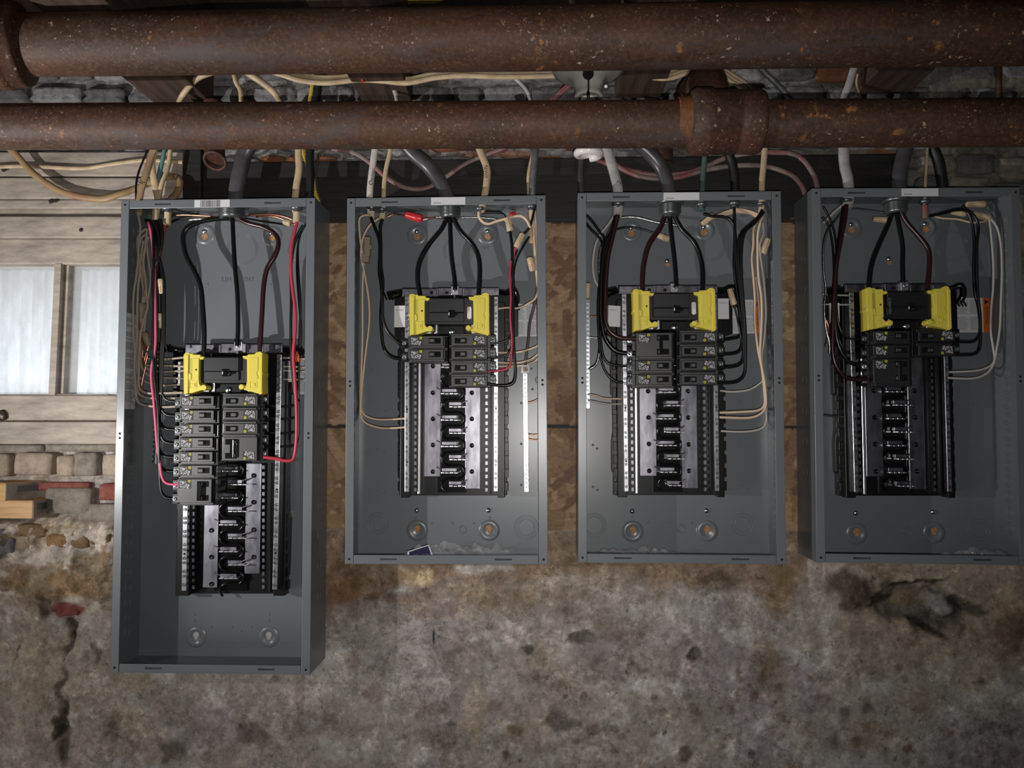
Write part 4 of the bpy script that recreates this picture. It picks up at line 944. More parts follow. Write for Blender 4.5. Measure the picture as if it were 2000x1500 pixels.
# main breakers with their yellow covers
def zz(x, y): return 740 + x / 7.143, 550 + y / 7.143
def mainbrk():
    t = thing('main_breaker', W(880, 640, .06), 'black main breaker between yellow covers in the second box', 'main breaker', 'main breakers')
    def P(poly, yf, yb, mb):
        mb.prism([(W(*zz(x, y), yf).x, W(*zz(x, y), yf).z) for x, y in poly], yf, yb)
    mb = MB(); P([(640, 225), (1240, 225), (1320, 270), (1320, 600), (640, 600)], .024, .075, mb); body = obj('case', mb, M['blk3'], t, bev=.0012)
    mb = MB(); P([(700, 232), (1190, 232), (1190, 428), (700, 428)], .0165, .025, mb); P([(700, 432), (1190, 432), (1190, 560), (700, 560)], .0195, .025, mb); obj('raised_face', mb, M['blk3'], body, bev=.0012)
    mb = MB(); P([(968, 395), (1062, 395), (1062, 500), (968, 500)], .0145, .021, mb); P([(1020, 430), (1090, 430), (1090, 470), (1020, 470)], .010, .02, mb); h = obj('handle', mb, M['gloss'], body, bev=.001)
    mb = MB(); P([(970, 432), (984, 432), (984, 470), (970, 470)], .0138, .0145, mb); obj('handle_mark', mb, M['prnt'], h)
    mb = MB(); P([(1245, 350), (1280, 350), (1292, 365), (1292, 505), (1280, 522), (1245, 522), (1232, 505), (1232, 365)], .0232, .0240, mb); s_ = obj('rating_sticker', mb, M['lbl_w'], body)
    mb = MB(); P([(640, 232), (700, 232), (700, 560), (640, 560)], .0225, .0245, mb); obj('side_face', mb, M['blk3'], body, bev=.0008)
    mb = MB(); P([(840, 563), (1190, 563), (1170, 590), (860, 590)], .036, .06, mb); obj('metal_strap', mb, M['tin'], t, bev=.0008)
    mb = MB(); P([(640, 600), (1340, 600), (1340, 735), (640, 735)], .046, .078, mb); P([(840, 615), (1190, 615), (1190, 735), (840, 735)], .034, .06, mb); obj('lower_case', mb, M['blk'], t, bev=.001)
    for x in (1020,):
        p = W(*zz(x, 700), .0335); mb = MB(); mb.lathe(p, (0, -1, 0), [(.0056, -.004), (.0056, .002), (.004, .0032), (0, .0036)], 16); obj('clamp_screw', mb, M['zinc'], t)
    for poly in ([(785, 560), (822, 560), (822, 730), (770, 730), (785, 690)], [(1290, 575), (1330, 575), (1380, 730), (1290, 730)], [(660, 700), (740, 700), (740, 730), (660, 730)]):
        mb = MB(); P(poly, .034, .055, mb); obj('load_lug', mb, M['alu'], t, bev=.0012)
    def disc(x, y, r): return [(x + r * math.cos(a * math.pi / 9), y + r * math.sin(a * math.pi / 9)) for a in range(18)]
    mb = MB(); P([(420, 190), (440, 170), (480, 168), (500, 180), (545, 180), (550, 196), (650, 196), (652, 222), (712, 226), (700, 252), (690, 264), (640, 268), (640, 600), (665, 632), (712, 655), (690, 690), (545, 735), (455, 745), (428, 758), (430, 500), (414, 478), (426, 440)], .016, .046, mb)
    P(disc(712, 656, 41), .013, .034, mb); cl = obj('yellow_cover', mb, M['yel'], t, bev=.0009)
    mb = MB(); P([(422, 200), (488, 200), (488, 740), (432, 748)], .0135, .0165, mb); P([(548, 248), (636, 248), (636, 556), (548, 556)], .0145, .0165, mb); P([(500, 560), (640, 560), (640, 572), (500, 572)], .0148, .0165, mb)
    P([(490, 470), (510, 455), (530, 480), (530, 540), (490, 556)], .0145, .0165, mb)
    for q in (505, 530, 556): P([(q, q + 68 - (q - 505) * .1), (q + 5, q + 68), (q + 5, 668 - (q - 505)), (q, 668 - (q - 505))], .0150, .0165, mb)
    P([(505, 572), (606, 572), (606, 578), (505, 578)], .0152, .0165, mb); P([(505, 664), (606, 664), (606, 670), (505, 670)], .0152, .0165, mb); P([(600, 572), (606, 572), (606, 670), (600, 670)], .0152, .0165, mb); P([(535, 598), (582, 598), (582, 645), (535, 645)], .0148, .0165, mb)
    obj('cover_rib', mb, M['yel'], cl, bev=.0005)
    mb = MB(); P([(490, 248), (547, 248), (547, 556), (490, 556)], .0157, .0162, mb); obj('groove_shade', mb, M['yel2'], cl)  # strip that paints the shading of the cover's groove
    p = W(*zz(600, 408), .0142); mb = MB(); mb.cyl(p, (0, 1, 0), .0017, .001, 10); obj('cover_pin', mb, M['hole'], cl)
    mb = MB(); P([(1537, 175), (1510, 152), (1480, 152), (1450, 162), (1422, 186), (1325, 190), (1322, 208), (1250, 212), (1262, 248), (1315, 262), (1320, 560), (1310, 625), (1245, 645), (1285, 690), (1490, 742), (1515, 757), (1545, 735), (1540, 560), (1536, 520), (1546, 450), (1536, 430)], .016, .046, mb)
    P(disc(1248, 645, 38), .013, .034, mb); cr = obj('yellow_cover', mb, M['yel'], t, bev=.0009)
    mb = MB(); P([(1345, 232), (1476, 232), (1476, 410), (1462, 440), (1462, 470), (1476, 500), (1476, 545), (1345, 545)], .0148, .0165, mb); P([(1500, 200), (1536, 200), (1540, 730), (1500, 720)], .0140, .0165, mb)
    P([(1365, 565), (1468, 565), (1468, 571), (1365, 571)], .0152, .0165, mb); P([(1365, 657), (1468, 657), (1468, 663), (1365, 663)], .0152, .0165, mb); P([(1365, 565), (1371, 565), (1371, 663), (1365, 663)], .0152, .0165, mb); P([(1462, 565), (1468, 565), (1468, 663), (1462, 663)], .0152, .0165, mb); P([(1393, 592), (1440, 592), (1440, 638), (1393, 638)], .0148, .0165, mb)
    obj('cover_rib', mb, M['yel'], cr, bev=.0005)
    p = W(*zz(1362, 518), .0157); mb = MB(); mb.cyl(p, (0, 1, 0), .0016, .001, 10); obj('cover_pin', mb, M['hole'], cr)
    return t
mb2 = mainbrk()
mb1 = dup(mb2, W(360, 687, .016) - W(799.5, 572, .016), 'black main breaker between yellow covers in the tallest box')
for ch in list(mb1.children):
    if ch.name.startswith('case'):
        for g in list(ch.children):
            if g.name.startswith('rating'): bpy.data.objects.remove(g)
mb3 = dup(mb2, SH2 + Vector((.0045, 0, .004)), 'black main breaker between yellow covers in the third box')
mb4 = dup(mb2, SH3 + Vector((.0055, 0, .004)), 'black main breaker between dim yellow covers in the rightmost box')
for ch in list(mb4.children):
    if ch.name.startswith('case'):
        for g in list(ch.children):
            if g.name.startswith('rating'): bpy.data.objects.remove(g)
p = W(1738, 597, .0158); text('printed_word', 'SQUARE D', .0062, mb4, p, rot=(math.pi / 2, -math.pi / 2, 0), mat=M['ink2'])

# printed labels on the back walls, the trays and the box sides
def plabel(name, x0, y0, x1, y1, d, label, lines=0, orange=None, box=None, slant=0):
    a, b = W(x0, y0, d), W(x1, y1, d); t = thing(name, ((a.x + b.x) / 2, d, b.z), label, 'label'); mb = MB()
    mb.prism([(a.x, a.z + slant), (b.x, a.z - slant), (b.x - slant, b.z - slant), (a.x - slant, b.z + slant)], d, d + .0005); obj('paper', mb, M['lbl_w'], t)
    mb = MB(); R = random.Random(int(x0)); w = b.x - a.x; h = a.z - b.z
    if lines:
        cols = 2 if w > .03 else 1; cw = (w * (.92 if not orange else .76)) / cols
        for c_ in range(cols):
            z = a.z - h * .06
            while z > b.z + h * .06:
                if not (.47 < (a.z - z) / h < .53):
                    ln = cw * (.65 + .3 * R.random()); mb.box((a.x + w * .04 + c_ * cw, d - .0001, z), (a.x + w * .04 + c_ * cw + ln, d, z - .0006))
                z -= lines
        obj('fine_print', mb, M['ink2'], t, kind='stuff')
    if orange:
        mb = MB(); mb.box((a.x + w * orange, d - .0003, a.z - slant), (b.x, d, b.z)); o = obj('orange_strip', mb, M['orange'], t)
        mb = MB(); cx = a.x + w * (orange + 1) / 2; r = w * (1 - orange) * .36; z = a.z - h * .12
        mb.prism([(cx + r, z), (cx - r * .8, z + r), (cx - r * .8, z - r)], d - .0005, d - .0003)
        obj('warning_triangle', mb, M['ink'], o)
        text('warning_word', 'WARNING', r * 1.5, o, (cx, d - .0005, z - h * .38), rot=(math.pi / 2, math.pi / 2, 0), mat=M['ink'])
    return t
plabel('printed_label', 1002, 594, 1054, 657, BACK - .001, 'white fine-print label on the back of the second box, right of the bus tray', .0017)
plabel('printed_label', 1424, 586, 1489, 651, BACK - .001, 'white fine-print label with orange warning strip in the third box', .0017, orange=.79)
plabel('printed_label', 1865, 582, 1935, 649, BACK - .001, 'white fine-print label with orange warning strip in the rightmost box', .0017, orange=.80)
plabel('printed_label', 579, 700, 606, 770, BACK - .001, 'white fine-print label at the right of the bus tray in the tallest box', .0015)
plabel('barcode_label', 555, 705, 574, 746, .060, 'small white barcode label beside the red wire in the tallest box', .0025)
plabel('printed_label', 348, 707, 364, 728, .058, 'grey square label beside the left yellow cover in the tallest box, upper', .0014)
plabel('printed_label', 348, 730, 364, 749, .058, 'grey square label beside the left yellow cover in the tallest box, lower', .0014)
for (i, x0, y0, x1, y1, lab, sl) in ((1, 770, 597, 792, 639, 'white rectangular sticker left of the main breaker in the second box', 0), (2, 1188, 597, 1212, 638, 'slightly tilted white sticker left of the main breaker in the third box', .0008), (2, 1402, 583, 1424, 623, 'white sticker right of the main breaker in the third box', 0), (3, 1620, 592, 1640, 631, 'white sticker left of the main breaker in the rightmost box', 0)):
    t = plabel('sticker', x0, y0, x1, y1, (.052 if x0 > 1300 else .054), lab, 0, slant=sl)
    mb = MB(); a = W(x0 + 3, y0 + 8, .0515 if x0 > 1300 and i == 2 else .0535)
    for k in range(8): mb.box((a.x + k * .0019, a.y, a.z), (a.x + k * .0019 + .0013, a.y + .0006, a.z - .0012))
    obj('small_print', mb, M['ink2'], t)
def side_label(i, u, d0, d1, v0, v1, label):
    P = PAN[i]; t = thing('side_label', (P['x'] + u, (d0 + d1) / 2, P['z'] - v1), label, 'label'); mb = MB()
    s_ = -1 if u > .18 else 1
    mb.box((P['x'] + u, d0, P['z'] - v0), (P['x'] + u + .0005 * s_, d1, P['z'] - v1)); obj('paper', mb, M['lbl_w'], t)
    mb = MB(); z = v0 + .006; R = random.Random(i)
    while z < v1 - .006:
        if R.random() < .8: mb.box((P['x'] + u + .0005 * s_, d0 + .003 + .004 * R.random(), P['z'] - z), (P['x'] + u + .0008 * s_, d1 - .003 - .008 * R.random(), P['z'] - z - .0012))
        z += .003
    obj('fine_print', mb, M['ink2'], t, kind='stuff')
side_label(0, .0016, .014, .060, .205, .385, 'long dull white schedule label on the left inner wall of the tallest box')
side_label(2, PW - .0016, .030, .060, .115, .325, 'narrow white label on the right inner wall of the third box')
side_label(3, PW - .0016, .020, .055, .115, .335, 'long white schedule label on the right inner wall of the rightmost box')
# ------------------------------------------------------------------ rusty pipes
def pipe(name, pts, r, m, label, seed=0, cat='pipe'):
    mb = MB(); mb.tube(pts, r, 40, 8); o = obj(name, mb, m, loc=pts[len(pts) // 2]); return tag(o, label, cat)
yP1, yP2 = -.24, -.215
def cen(x, y): return W(x, y, 0)
def pc(px, py, y): return W(px, py, y)
a, b = pc(12, 88.5, yP1), pc(2400, 58, yP1)
rp1 = 60.5 * SC(900, 80, yP1 - .02)
o = pipe('iron_pipe', [a, (a + b) / 2 + Vector((0, 0, .000)), b], rp1, M['rust1'], 'thicker rusty iron pipe crossing the top of the picture')
mb = MB()
for (x, r, k) in ((1127, 1.0, 0),): pass
a2, b2 = pc(-350, 249.3, yP2), pc(2400, 237.7, yP2)
rp2 = 45.5 * SC(900, 240, yP2 - .02)
pipe('iron_pipe', [a2, (a2 + b2) / 2, b2], rp2, M['rust1'], 'thinner rusty iron pipe running under the thicker one', 1)
# elbow at the left end of the upper pipe
t = thing('pipe_elbow', a, 'large rusty elbow fitting at the left end of the thicker pipe', 'pipe fitting')
mb = MB(); ax = Vector((-1, -.25, -.05)).normalized(); c = pc(46, 88, yP1)
R1 = rp1
mb.lathe(c, ax, [(R1 * 1.0, -.006), (R1 * 1.30, -.002), (R1 * 1.36, .004), (R1 * 1.36, .018), (R1 * 1.42, .021), (R1 * 1.48, .027), (R1 * 1.46, .036), (R1 * 1.30, .042), (R1 * 1.32, .09)], 48)
obj('hub', mb, M['rust2'], t)
mb = MB(); p0 = c + ax * .06; mb.tube([p0, p0 + Vector((-.07, -.03, -.01)), p0 + Vector((-.12, -.09, -.03)), p0 + Vector((-.13, -.17, -.05))], R1 * 1.33, 32, 6); obj('bend', mb, M['rust2'], t)
# tee on the lower pipe
xt0, xt1 = 1346, 1486
t = thing('pipe_tee', pc(1415, 240, yP2), 'rusty tee fitting on the thinner pipe, above the third box', 'pipe fitting')
c0, c1 = pc(xt0, 239, yP2), pc(xt1, 238.5, yP2); dv = (c1 - c0).normalized(); L_ = (c1 - c0).length; r = rp2
mb = MB(); mb.lathe(c0, dv, [(r, -.002), (r * 1.22, .0), (r * 1.40, .006), (r * 1.42, .03), (r * 1.34, .034), (r * 1.36, L_ * .62), (r * 1.30, L_ * .64), (r * 1.34, L_ * .68), (r * 1.36, L_ - .006), (r * 1.28, L_), (r, L_ + .002)], 48); obj('body', mb, M['rust2'], t)
mb = MB()
for k in range(9): mb.ring(c0 - dv * (.0015 + k * .0021), dv, r * (1.045 - k * .004), .0013, 40, 5)
obj('exposed_thread', mb, M['rust3'], t)
mb = MB(); q0 = (c0 + c1) / 2; bo = pc(1372, 178, -.10); mb.tube([q0 + Vector((-.005, .03, .02)), Vector((bo.x, -.13, bo.z)), bo + Vector((0, .08, .03))], r * .82, 28, 5); br_ = obj('branch', mb, M['rust2'], t)
mb = MB(); mb.ring(pc(1380, 172, -.12), (0, .9, .35), .030, .006, 32, 8); obj('branch_collar', mb, M['rust2'], br_)
# short stubs behind
o = pipe('pipe_stub', [pc(1290, 230, .075), pc(1291, 290, .075), pc(1292, 318, .075)], .022, M['rust2'], 'rusty pipe stub against the board behind the thick cable of the third box')
t = thing('iron_pipe_end', pc(418, 300, .05), 'rusty pipe end above the tallest box, left of its thick grey cable', 'pipe fitting')
mb = MB(); mb.tube([pc(418, 200, .06), pc(418, 270, .06), pc(420, 312, .045)], .019, 24, 5); obj('pipe', mb, M['rust2'], t)
mb = MB(); mb.ring(pc(420, 314, .04), (0, .6, .8), .0195, .003, 28, 8); obj('collar', mb, M['rust2'], t)
mb = MB(); q0 = pc(1952, 200, .02); mb.tube([(q0.x, .02, ZJ + .19), q0], .0052, 10, 2); o = obj('hanger_rod', mb, M['rust1'], loc=pc(1952, 190, .02)); tag(o, 'thin vertical iron rod between the pipes near the right edge', 'rod')

# ------------------------------------------------------------------ lampholder, chain and lamp
lx_ = -.10
t = thing('lampholder', pc(1149, 140, lx_), 'grey white porcelain lampholder between the two rusty pipes', 'light fixture')
c = pc(1149, 140, lx_); s_ = SC(1149, 150, lx_); up = Vector((0, 0, -1)); tilt = Vector((0, -.10, -1)).normalized()
mb = MB(); prof = [(68 * s_, -.014), (71 * s_, -.010), (70 * s_, -.004), (58 * s_, .002), (44 * s_, .005), (36 * s_, .010), (30 * s_, .018), (27 * s_, .028), (25 * s_, .030), (25 * s_, .040), (28 * s_, .046), (27 * s_, .049), (20 * s_, .049), (19 * s_, .035)]
mb.lathe(c, tilt, prof, 48); body = obj('porcelain_body', mb, M['porc'], t)
mb = MB(); p = pc(1149, 144, lx_ - .040); mb.lathe(p, Vector((0, -1, -.3)), [(.009, -.004), (.009, .002), (.007, .003), (.006, -.003), (0, -.003)], 20); o = obj('chain_hole', mb, M['hole'], body)
p = pc(1184, 169, lx_ - .03); mb = MB(); mb.lathe(p, (0, -1, -.5), [(.005, -.004), (.005, 0), (.0035, .001), (0, .0005)], 14); obj('mounting_screw', mb, M['conn'], body)
ch = thing('pull_chain', pc(1149, 145, lx_ - .05), 'tarnished bead pull chain hanging from the porcelain lampholder', 'chain')
for k in range(8):
    p = pc(1149.5, 143 + k * 4.6, lx_ - .052); mb = MB(); mb.lathe(p, (0, 0, -1), [(0, -.0018), (.0013, -.0012), (.0018, 0), (.0013, .0012), (0, .0018)], 8); obj('bead', mb, M['chain'], ch)
mb = MB(); p = pc(1149, 176, lx_ - .052); mb.lathe(p, (0, 0, -1), [(.0008, 0), (.0026, .004), (.0026, .012), (.0012, .014), (0, .014)], 10); obj('pull_end', mb, M['chain'], ch)
t = thing('spiral_bulb', pc(1149, 200, lx_), 'white spiral lamp bulb poking out below the thinner pipe', 'bulb')
mb = MB(); p = pc(1149, 196, lx_); mb.lathe(p, (0, 0, -1), [(.012, -.004), (.013, .008), (.022, .012), (.024, .030), (.020, .034)], 28); obj('ballast', mb, M['cfl'], t)
zt_, zb_ = pc(1149, 226, lx_).z, pc(1149, 299, lx_).z; pts = []
for k in range(53):
    a = k / 52 * 2.9 * 2 * math.pi + 2.0; f = k / 52; g = min(f / .72, 1); R_ = .0185; pts.append((p.x + R_ * math.cos(a), lx_ + R_ * math.sin(a), zt_ + (zb_ - zt_) * g - .003 * (f > .72) * (f - .72) * 3))
mb = MB(); mb.tube(pts, .0068, 14, 2); obj('spiral_tube', mb, M['cfl'], t)

# ------------------------------------------------------------------ cables coming down into the boxes
def cable(name, m, w, pts, label, flat=None, group=None, rib=0, n=12, sub=6, cat='cable', wob=0):
    P = [W(p[0], p[1], p[2] if len(p) > 2 else .045) for p in pts]; k = len(pts) // 2
    r = w / 2 * SC(pts[k][0], pts[k][1], pts[k][2] if len(pts[k]) > 2 else .045)
    mb = MB(); mb.tube(P, r, n, sub, flat, rib=rib, wob=wob); o = obj(name, mb, M[m], loc=P[-1]); return tag(o, label, cat, group)
def mark(o, s, x, y, d, size, ang, m='purple_ink', sh=.2):
    p = W(x, y, d); tt = text('handwriting', s, size, o, p, rot=(math.pi / 2, -ang, 0), mat=M[m], shear=sh)
    return tt
# tallest box
o = cable('cable', 'c_tan', 14, [(345, 218, .03), (301, 290), (288, 330), (277, 366), (272, 392), (270, 418)], 'brown flat cable marked 1 entering the top left of the tallest box', .5)
mark(o, '1', 274.5, 358, .0385, .016, math.radians(78))
cable('cable', 'c_cream', 14, [(330, 218, .03), (302, 292, .05), (297, 325, .05), (303, 362, .05), (308, 392, .05), (303, 424, .05)], 'cream cable second from left at the top of the tallest box', .6, wob=.1)
cable('cable', 'c_teal', 8, [(326, 218, .06), (321, 292, .06), (315, 325, .06), (310, 350, .06), (313, 392, .06)], 'teal cable tucked behind the cream ones over the tallest box')
cable('cable', 'c_cream', 9, [(340, 218, .055), (333, 292, .055), (328, 328, .055), (316, 360, .05), (310, 392, .055)], 'narrow cream cable just right of the teal one over the tallest box')
cable('cable', 'w_black', 4, [(290, 290, .062), (273, 330, .062), (266, 360, .062), (266, 394, .062)], 'black wire bowed beside the brown cable over the tallest box', cat='wire')
cable('cable', 'w_black', 9, [(318, 336, .066), (312, 350, .066), (309, 372, .066), (312, 394, .066)], 'short black cable between the cream cables over the tallest box')
cable('cable', 'c_orb', 13, [(-60, 250, .06), (18, 290, .07), (66, 340, .075), (125, 376, .075), (195, 389, .07), (232, 380, .07), (262, 370, .08), (300, 354, .085), (340, 345, .085), (352, 356, .07), (345, 378, .06), (332, 396, .05), (328, 440, .05)], 'long dirty orange-brown cable sagging across the painted boards into the tallest box', .75, wob=.2)
cable('cable', 'c_cream', 8, [(-300, 345, .088), (-60, 332, .088), (0, 326, .088), (60, 325, .088), (160, 329, .088), (215, 321, .088), (285, 313, .088), (357, 317, .088)], 'thin cream cable stapled along the painted board above the window', .6)
cable('cable', 'c_grey', 31, [(530, 218, .03), (482, 292, .045), (470, 330, .045), (462, 372, .045), (456, 424, .045)], 'thick dark grey service cable feeding the tallest box', .8, n=18)
cable('cable', 'c_cream', 14, [(590, 218, .04), (583, 292, .045), (584, 330, .045), (579, 362, .045), (576, 394, .045), (578, 415, .045)], 'cream cable on the right side of the tallest box top', .6)
cable('cable', 'c_yel', 8, [(614, 120, .06), (611, 150, .06), (607, 185, .06), (595, 255, .06), (592, 292, .06), (600, 318, .062), (610, 345, .062), (614, 372, .062), (622, 396, .062)], 'yellow cable beside the ribbed conduit right of the tallest box', .6)
cable('conduit', 'armor_dk', 16, [(624, 110, .035), (620, 180, .035), (609, 250, .035), (605, 310, .035), (606, 350, .035), (604, 396, .035)], 'dark ribbed flexible conduit over the right corner of the tallest box', rib=.08, n=16, sub=16, cat='conduit')
cable('cable', 'c_dk', 5, [(650, 280, .07), (626, 300, .07), (617, 330, .07), (619, 365, .07), (628, 398, .07)], 'thin dim grey cable right of the ribbed conduit')
# second box
o = cable('cable', 'c_white', 13, [(748, 218, .045), (738, 250, .045), (732, 292, .045), (727, 330, .045), (723, 365, .045), (722, 400, .045), (724, 418, .045)], 'white cable with handwritten owner entering the second box', .55)
mark(o, 'Owner', 726.4, 346, .0405, .0112, math.radians(81))
cable('cable', 'c_cream', 9, [(768, 218, .045), (762, 292, .045), (754, 330, .045), (750, 365, .045), (749, 400, .045), (748, 422, .045)], 'narrow cream cable right of the handwritten white one over the second box', .6)
o = cable('cable', 'c_pink', 9, [(600, 260, .085), (640, 288, .085), (690, 298, .085), (725, 320, .085), (755, 347, .085), (790, 366, .085), (830, 368, .085), (868, 348, .085), (905, 322, .085), (950, 302, .085), (1010, 280, .085)], 'thin pink-streaked cable drooping behind the second box cables', .6)
cable('cable', 'c_grey', 29, [(740, 218, .02), (775, 262, .035), (808, 300, .04), (838, 326, .045), (862, 360, .045), (875, 392, .045), (879, 424, .045)], 'thick grey service cable curving into the second box', .85, n=18)
o = cable('cable', 'c_cream', 14, [(915, 218, .04), (926, 262, .045), (940, 300, .045), (951, 330, .045), (950, 360, .045), (943, 398, .045), (940, 416, .045)], 'cream cable with short handwriting on the right side of the second box top', .55)
mark(o, 'OWN', 949.3, 336, .0400, .0092, math.radians(92))
cable('conduit', 'armor', 14, [(1055, 218, .04), (1049, 250, .04), (1045, 300, .04), (1042, 340, .04), (1040, 366, .04), (1039, 400, .045)], 'grey armoured cable entering the right corner of the second box', rib=.06, n=14, sub=14, cat='conduit')
cable('cable', 'c_cream', 8, [(1044, 292, .062), (1036, 322, .062), (1032, 350, .062), (1034, 386, .062)], 'cream cable half hidden behind the armoured cable of the second box')
# third box
o = cable('cable', 'c_dk', 12, [(1138, 220, .06), (1136, 300, .06), (1134, 340, .06), (1136, 385, .06)], 'dim grey cable marked 2 at the left corner of the third box', .55); mark(o, '2', 1134.5, 349, .0545, .011, math.radians(82))
o = cable('cable', 'c_wgrey', 20, [(1165, 218, .04), (1180, 270, .045), (1190, 305, .045), (1200, 340, .045), (1207, 372, .045), (1207, 420, .045)], 'pale grey cable marked 2 entering the third box', .6, n=16); mark(o, '2', 1209.5, 357, .0362, .012, math.radians(70))
cable('cable', 'c_grey', 28, [(1190, 218, .02), (1236, 272, .035), (1266, 296, .04), (1290, 325, .045), (1303, 358, .045), (1308, 390, .045), (1309, 424, .045)], 'thick shiny grey service cable curving into the third box', .85, n=18)
cable('cable', 'c_green', 11, [(1382, 218, .055), (1378, 290, .055), (1374, 335, .055), (1371, 380, .05), (1370, 408, .05)], 'slim grey-green cable over the third box')
cable('conduit', 'armor_dk', 17, [(1416, 240, .05), (1422, 295, .05), (1430, 318, .05), (1434, 340, .05), (1436, 372, .05), (1434, 405, .05)], 'black flexible conduit above the right part of the third box', rib=.10, n=16, sub=12, cat='conduit')
cable('cable', 'c_cream', 12, [(1500, 218, .045), (1494, 288, .045), (1491, 325, .045), (1488, 360, .045), (1488, 400, .045), (1484, 432, .045)], 'cream cable at the right corner of the third box', .6)
cable('cable', 'c_pink', 10, [(1090, 270, .085), (1125, 292, .085), (1180, 318, .085), (1235, 334, .085), (1285, 342, .085), (1340, 338, .085), (1385, 322, .085), (1425, 306, .085), (1480, 298, .08), (1540, 299, .08), (1568, 312, .075), (1588, 340, .07), (1596, 366, .065), (1600, 400, .062)], 'upper of two pink-streaked cables looping from the third to the fourth box', .65)
cable('cable', 'c_pink', 10, [(1180, 300, .080), (1215, 330, .080), (1262, 347, .080), (1320, 347, .080), (1375, 333, .080), (1430, 324, .080), (1490, 324, .080), (1538, 338, .075), (1562, 358, .07), (1574, 384, .068), (1580, 400, .062)], 'lower of two pink-streaked cables looping from the third to the fourth box', .65)
# fourth box
cable('cable', 'c_wgrey', 21, [(1652, 218, .045), (1648, 290, .045), (1650, 325, .045), (1656, 350, .045), (1658, 385, .045), (1654, 405, .045)], 'pale grey cable entering the left of the rightmost box', .65, n=16)
cable('cable', 'c_grey', 29, [(1790, 218, .03), (1776, 260, .04), (1766, 300, .045), (1758, 335, .045), (1755, 370, .045), (1751, 412, .045)], 'thick dark grey service cable entering the rightmost box', .85, n=18)
cable('cable', 'c_cream', 6, [(1815, 218, .055), (1811, 290, .055), (1808, 340, .055), (1806, 395, .055)], 'thin cream cable over the rightmost box')
cable('conduit', 'armor_dk', 20, [(1812, 218, .06), (1820, 280, .06), (1832, 312, .06), (1838, 340, .06), (1843, 378, .06)], 'black flexible conduit over the rightmost box', rib=.10, n=16, sub=12, cat='conduit')
# between the pipes and above
cable('cable', 'c_cream', 11, [(560, 110, .0), (470, 118, .0), (425, 138, .0), (388, 152, .01), (364, 176, .02), (350, 200, .03), (332, 260, .045)], 'cream cable arching between the pipes at upper left')
cable('cable', 'c_cream', 9, [(452, 120, .04), (460, 158, .04), (470, 180, .04), (471, 230, .04)], 'cream cable dropping between the pipes, left of the slanting one')
cable('cable', 'c_cream', 13, [(430, 96, .0), (475, 136, .02), (510, 160, .03), (538, 184, .035), (566, 232, .04)], 'thicker cream cable slanting down between the pipes at upper left')
cable('cable', 'c_cream', 11, [(490, 128, .01), (550, 146, .01), (590, 158, .01), (640, 162, .01), (700, 156, .01), (745, 158, .01), (795, 162, .01), (850, 152, .01), (905, 148, .01), (980, 150, .01), (1080, 148, .02), (1150, 140, .03)], 'lower cream cable of the long pair behind the thicker pipe', .7)
cable('cable', 'c_cream', 11, [(480, 118, .02), (540, 134, .02), (590, 148, .02), (640, 152, .02), (700, 148, .02), (745, 150, .02), (795, 155, .02), (850, 144, .02), (905, 139, .02), (980, 143, .02), (1080, 140, .03), (1150, 132, .035)], 'upper cream cable of the long pair behind the thicker pipe', .7)
mb = MB(); mb.tube([W(705, 143, .002), W(706, 152, -.002), (W(709, 160, .003))], .0022, 6, 4); o = obj('cable_tie', mb, M['nut_red'], loc=W(706, 152, 0)); tag(o, 'red tie on the pair of long cream cables', 'cable tie')
cable('cable', 'c_wgrey', 9, [(735, 110, .05), (752, 148, .05), (768, 172, .05), (776, 198, .05), (780, 240, .05)], 'grey printed cable between the pipes over the second box')
cable('cable', 'c_wgrey', 8, [(990, 140, .04), (1012, 158, .04), (1028, 176, .04), (1038, 200, .04), (1045, 240, .05)], 'slim pale cable between the pipes left of the lampholder')
cable('cable', 'c_pink', 12, [(1125, 155, .03), (1104, 173, .03), (1084, 192, .03), (1060, 215, .04)], 'short pink cable left of the lampholder', .6)
for k, (dy, dd, nm) in enumerate(((0, .02, 'lower'), (-7, .03, 'middle'), (-14, .04, 'upper'))):
    cable('cable', 'c_cream', 9, [(1180, 140 + dy, dd), (1235, 141 + dy, dd), (1275, 152 + dy, dd), (1310, 153 + dy, dd), (1350, 142 + dy, dd), (1400, 143 + dy, dd), (1430, 160 + dy, dd), (1460, 180 + dy, dd), (1500, 215 + dy, dd)], '%s strand of three cream cables right of the lampholder' % nm, .7)
cable('conduit', 'armor', 11, [(1465, 110, .05), (1490, 138, .05), (1515, 162, .05), (1535, 184, .05), (1560, 215, .05)], 'grey armoured cable slanting between the pipes right of the tee', rib=.06, n=12, sub=12, cat='conduit')
cable('cable', 'c_wgrey', 15, [(1680, 90, .03), (1668, 132, .035), (1658, 165, .04), (1649, 192, .045), (1648, 240, .045)], 'pale grey cable between the pipes at upper right', .65)
cable('cable', 'c_cream', 4, [(1675, 145, .06), (1673, 165, .06), (1681, 192, .06)], 'thin cream wire beside the pale grey cable at upper right', cat='wire')
cable('cable', 'c_cream', 9, [(150, -14, .05), (190, 8, .04), (240, 22, .03), (300, 40, .02)], 'cream cable above the thicker pipe at upper left, lower of two', .7)
cable('cable', 'c_cream', 7, [(170, 26, .06), (200, 22, .05), (230, 30, .04)], 'cream cable above the thicker pipe at upper left, end of a shorter one')
cable('cable', 'c_cream', 6, [(680, -140, .0), (690, -20, .0), (697, 5, .0), (700, 30, .0)], 'thin cream cable dropping above the thicker pipe over the second box')
cable('cable', 'c_yel', 10, [(760, 20, .05), (800, 2, .04), (850, 0, .03), (900, -25, .02), (960, -90, .0)], 'yellow cable above the thicker pipe')
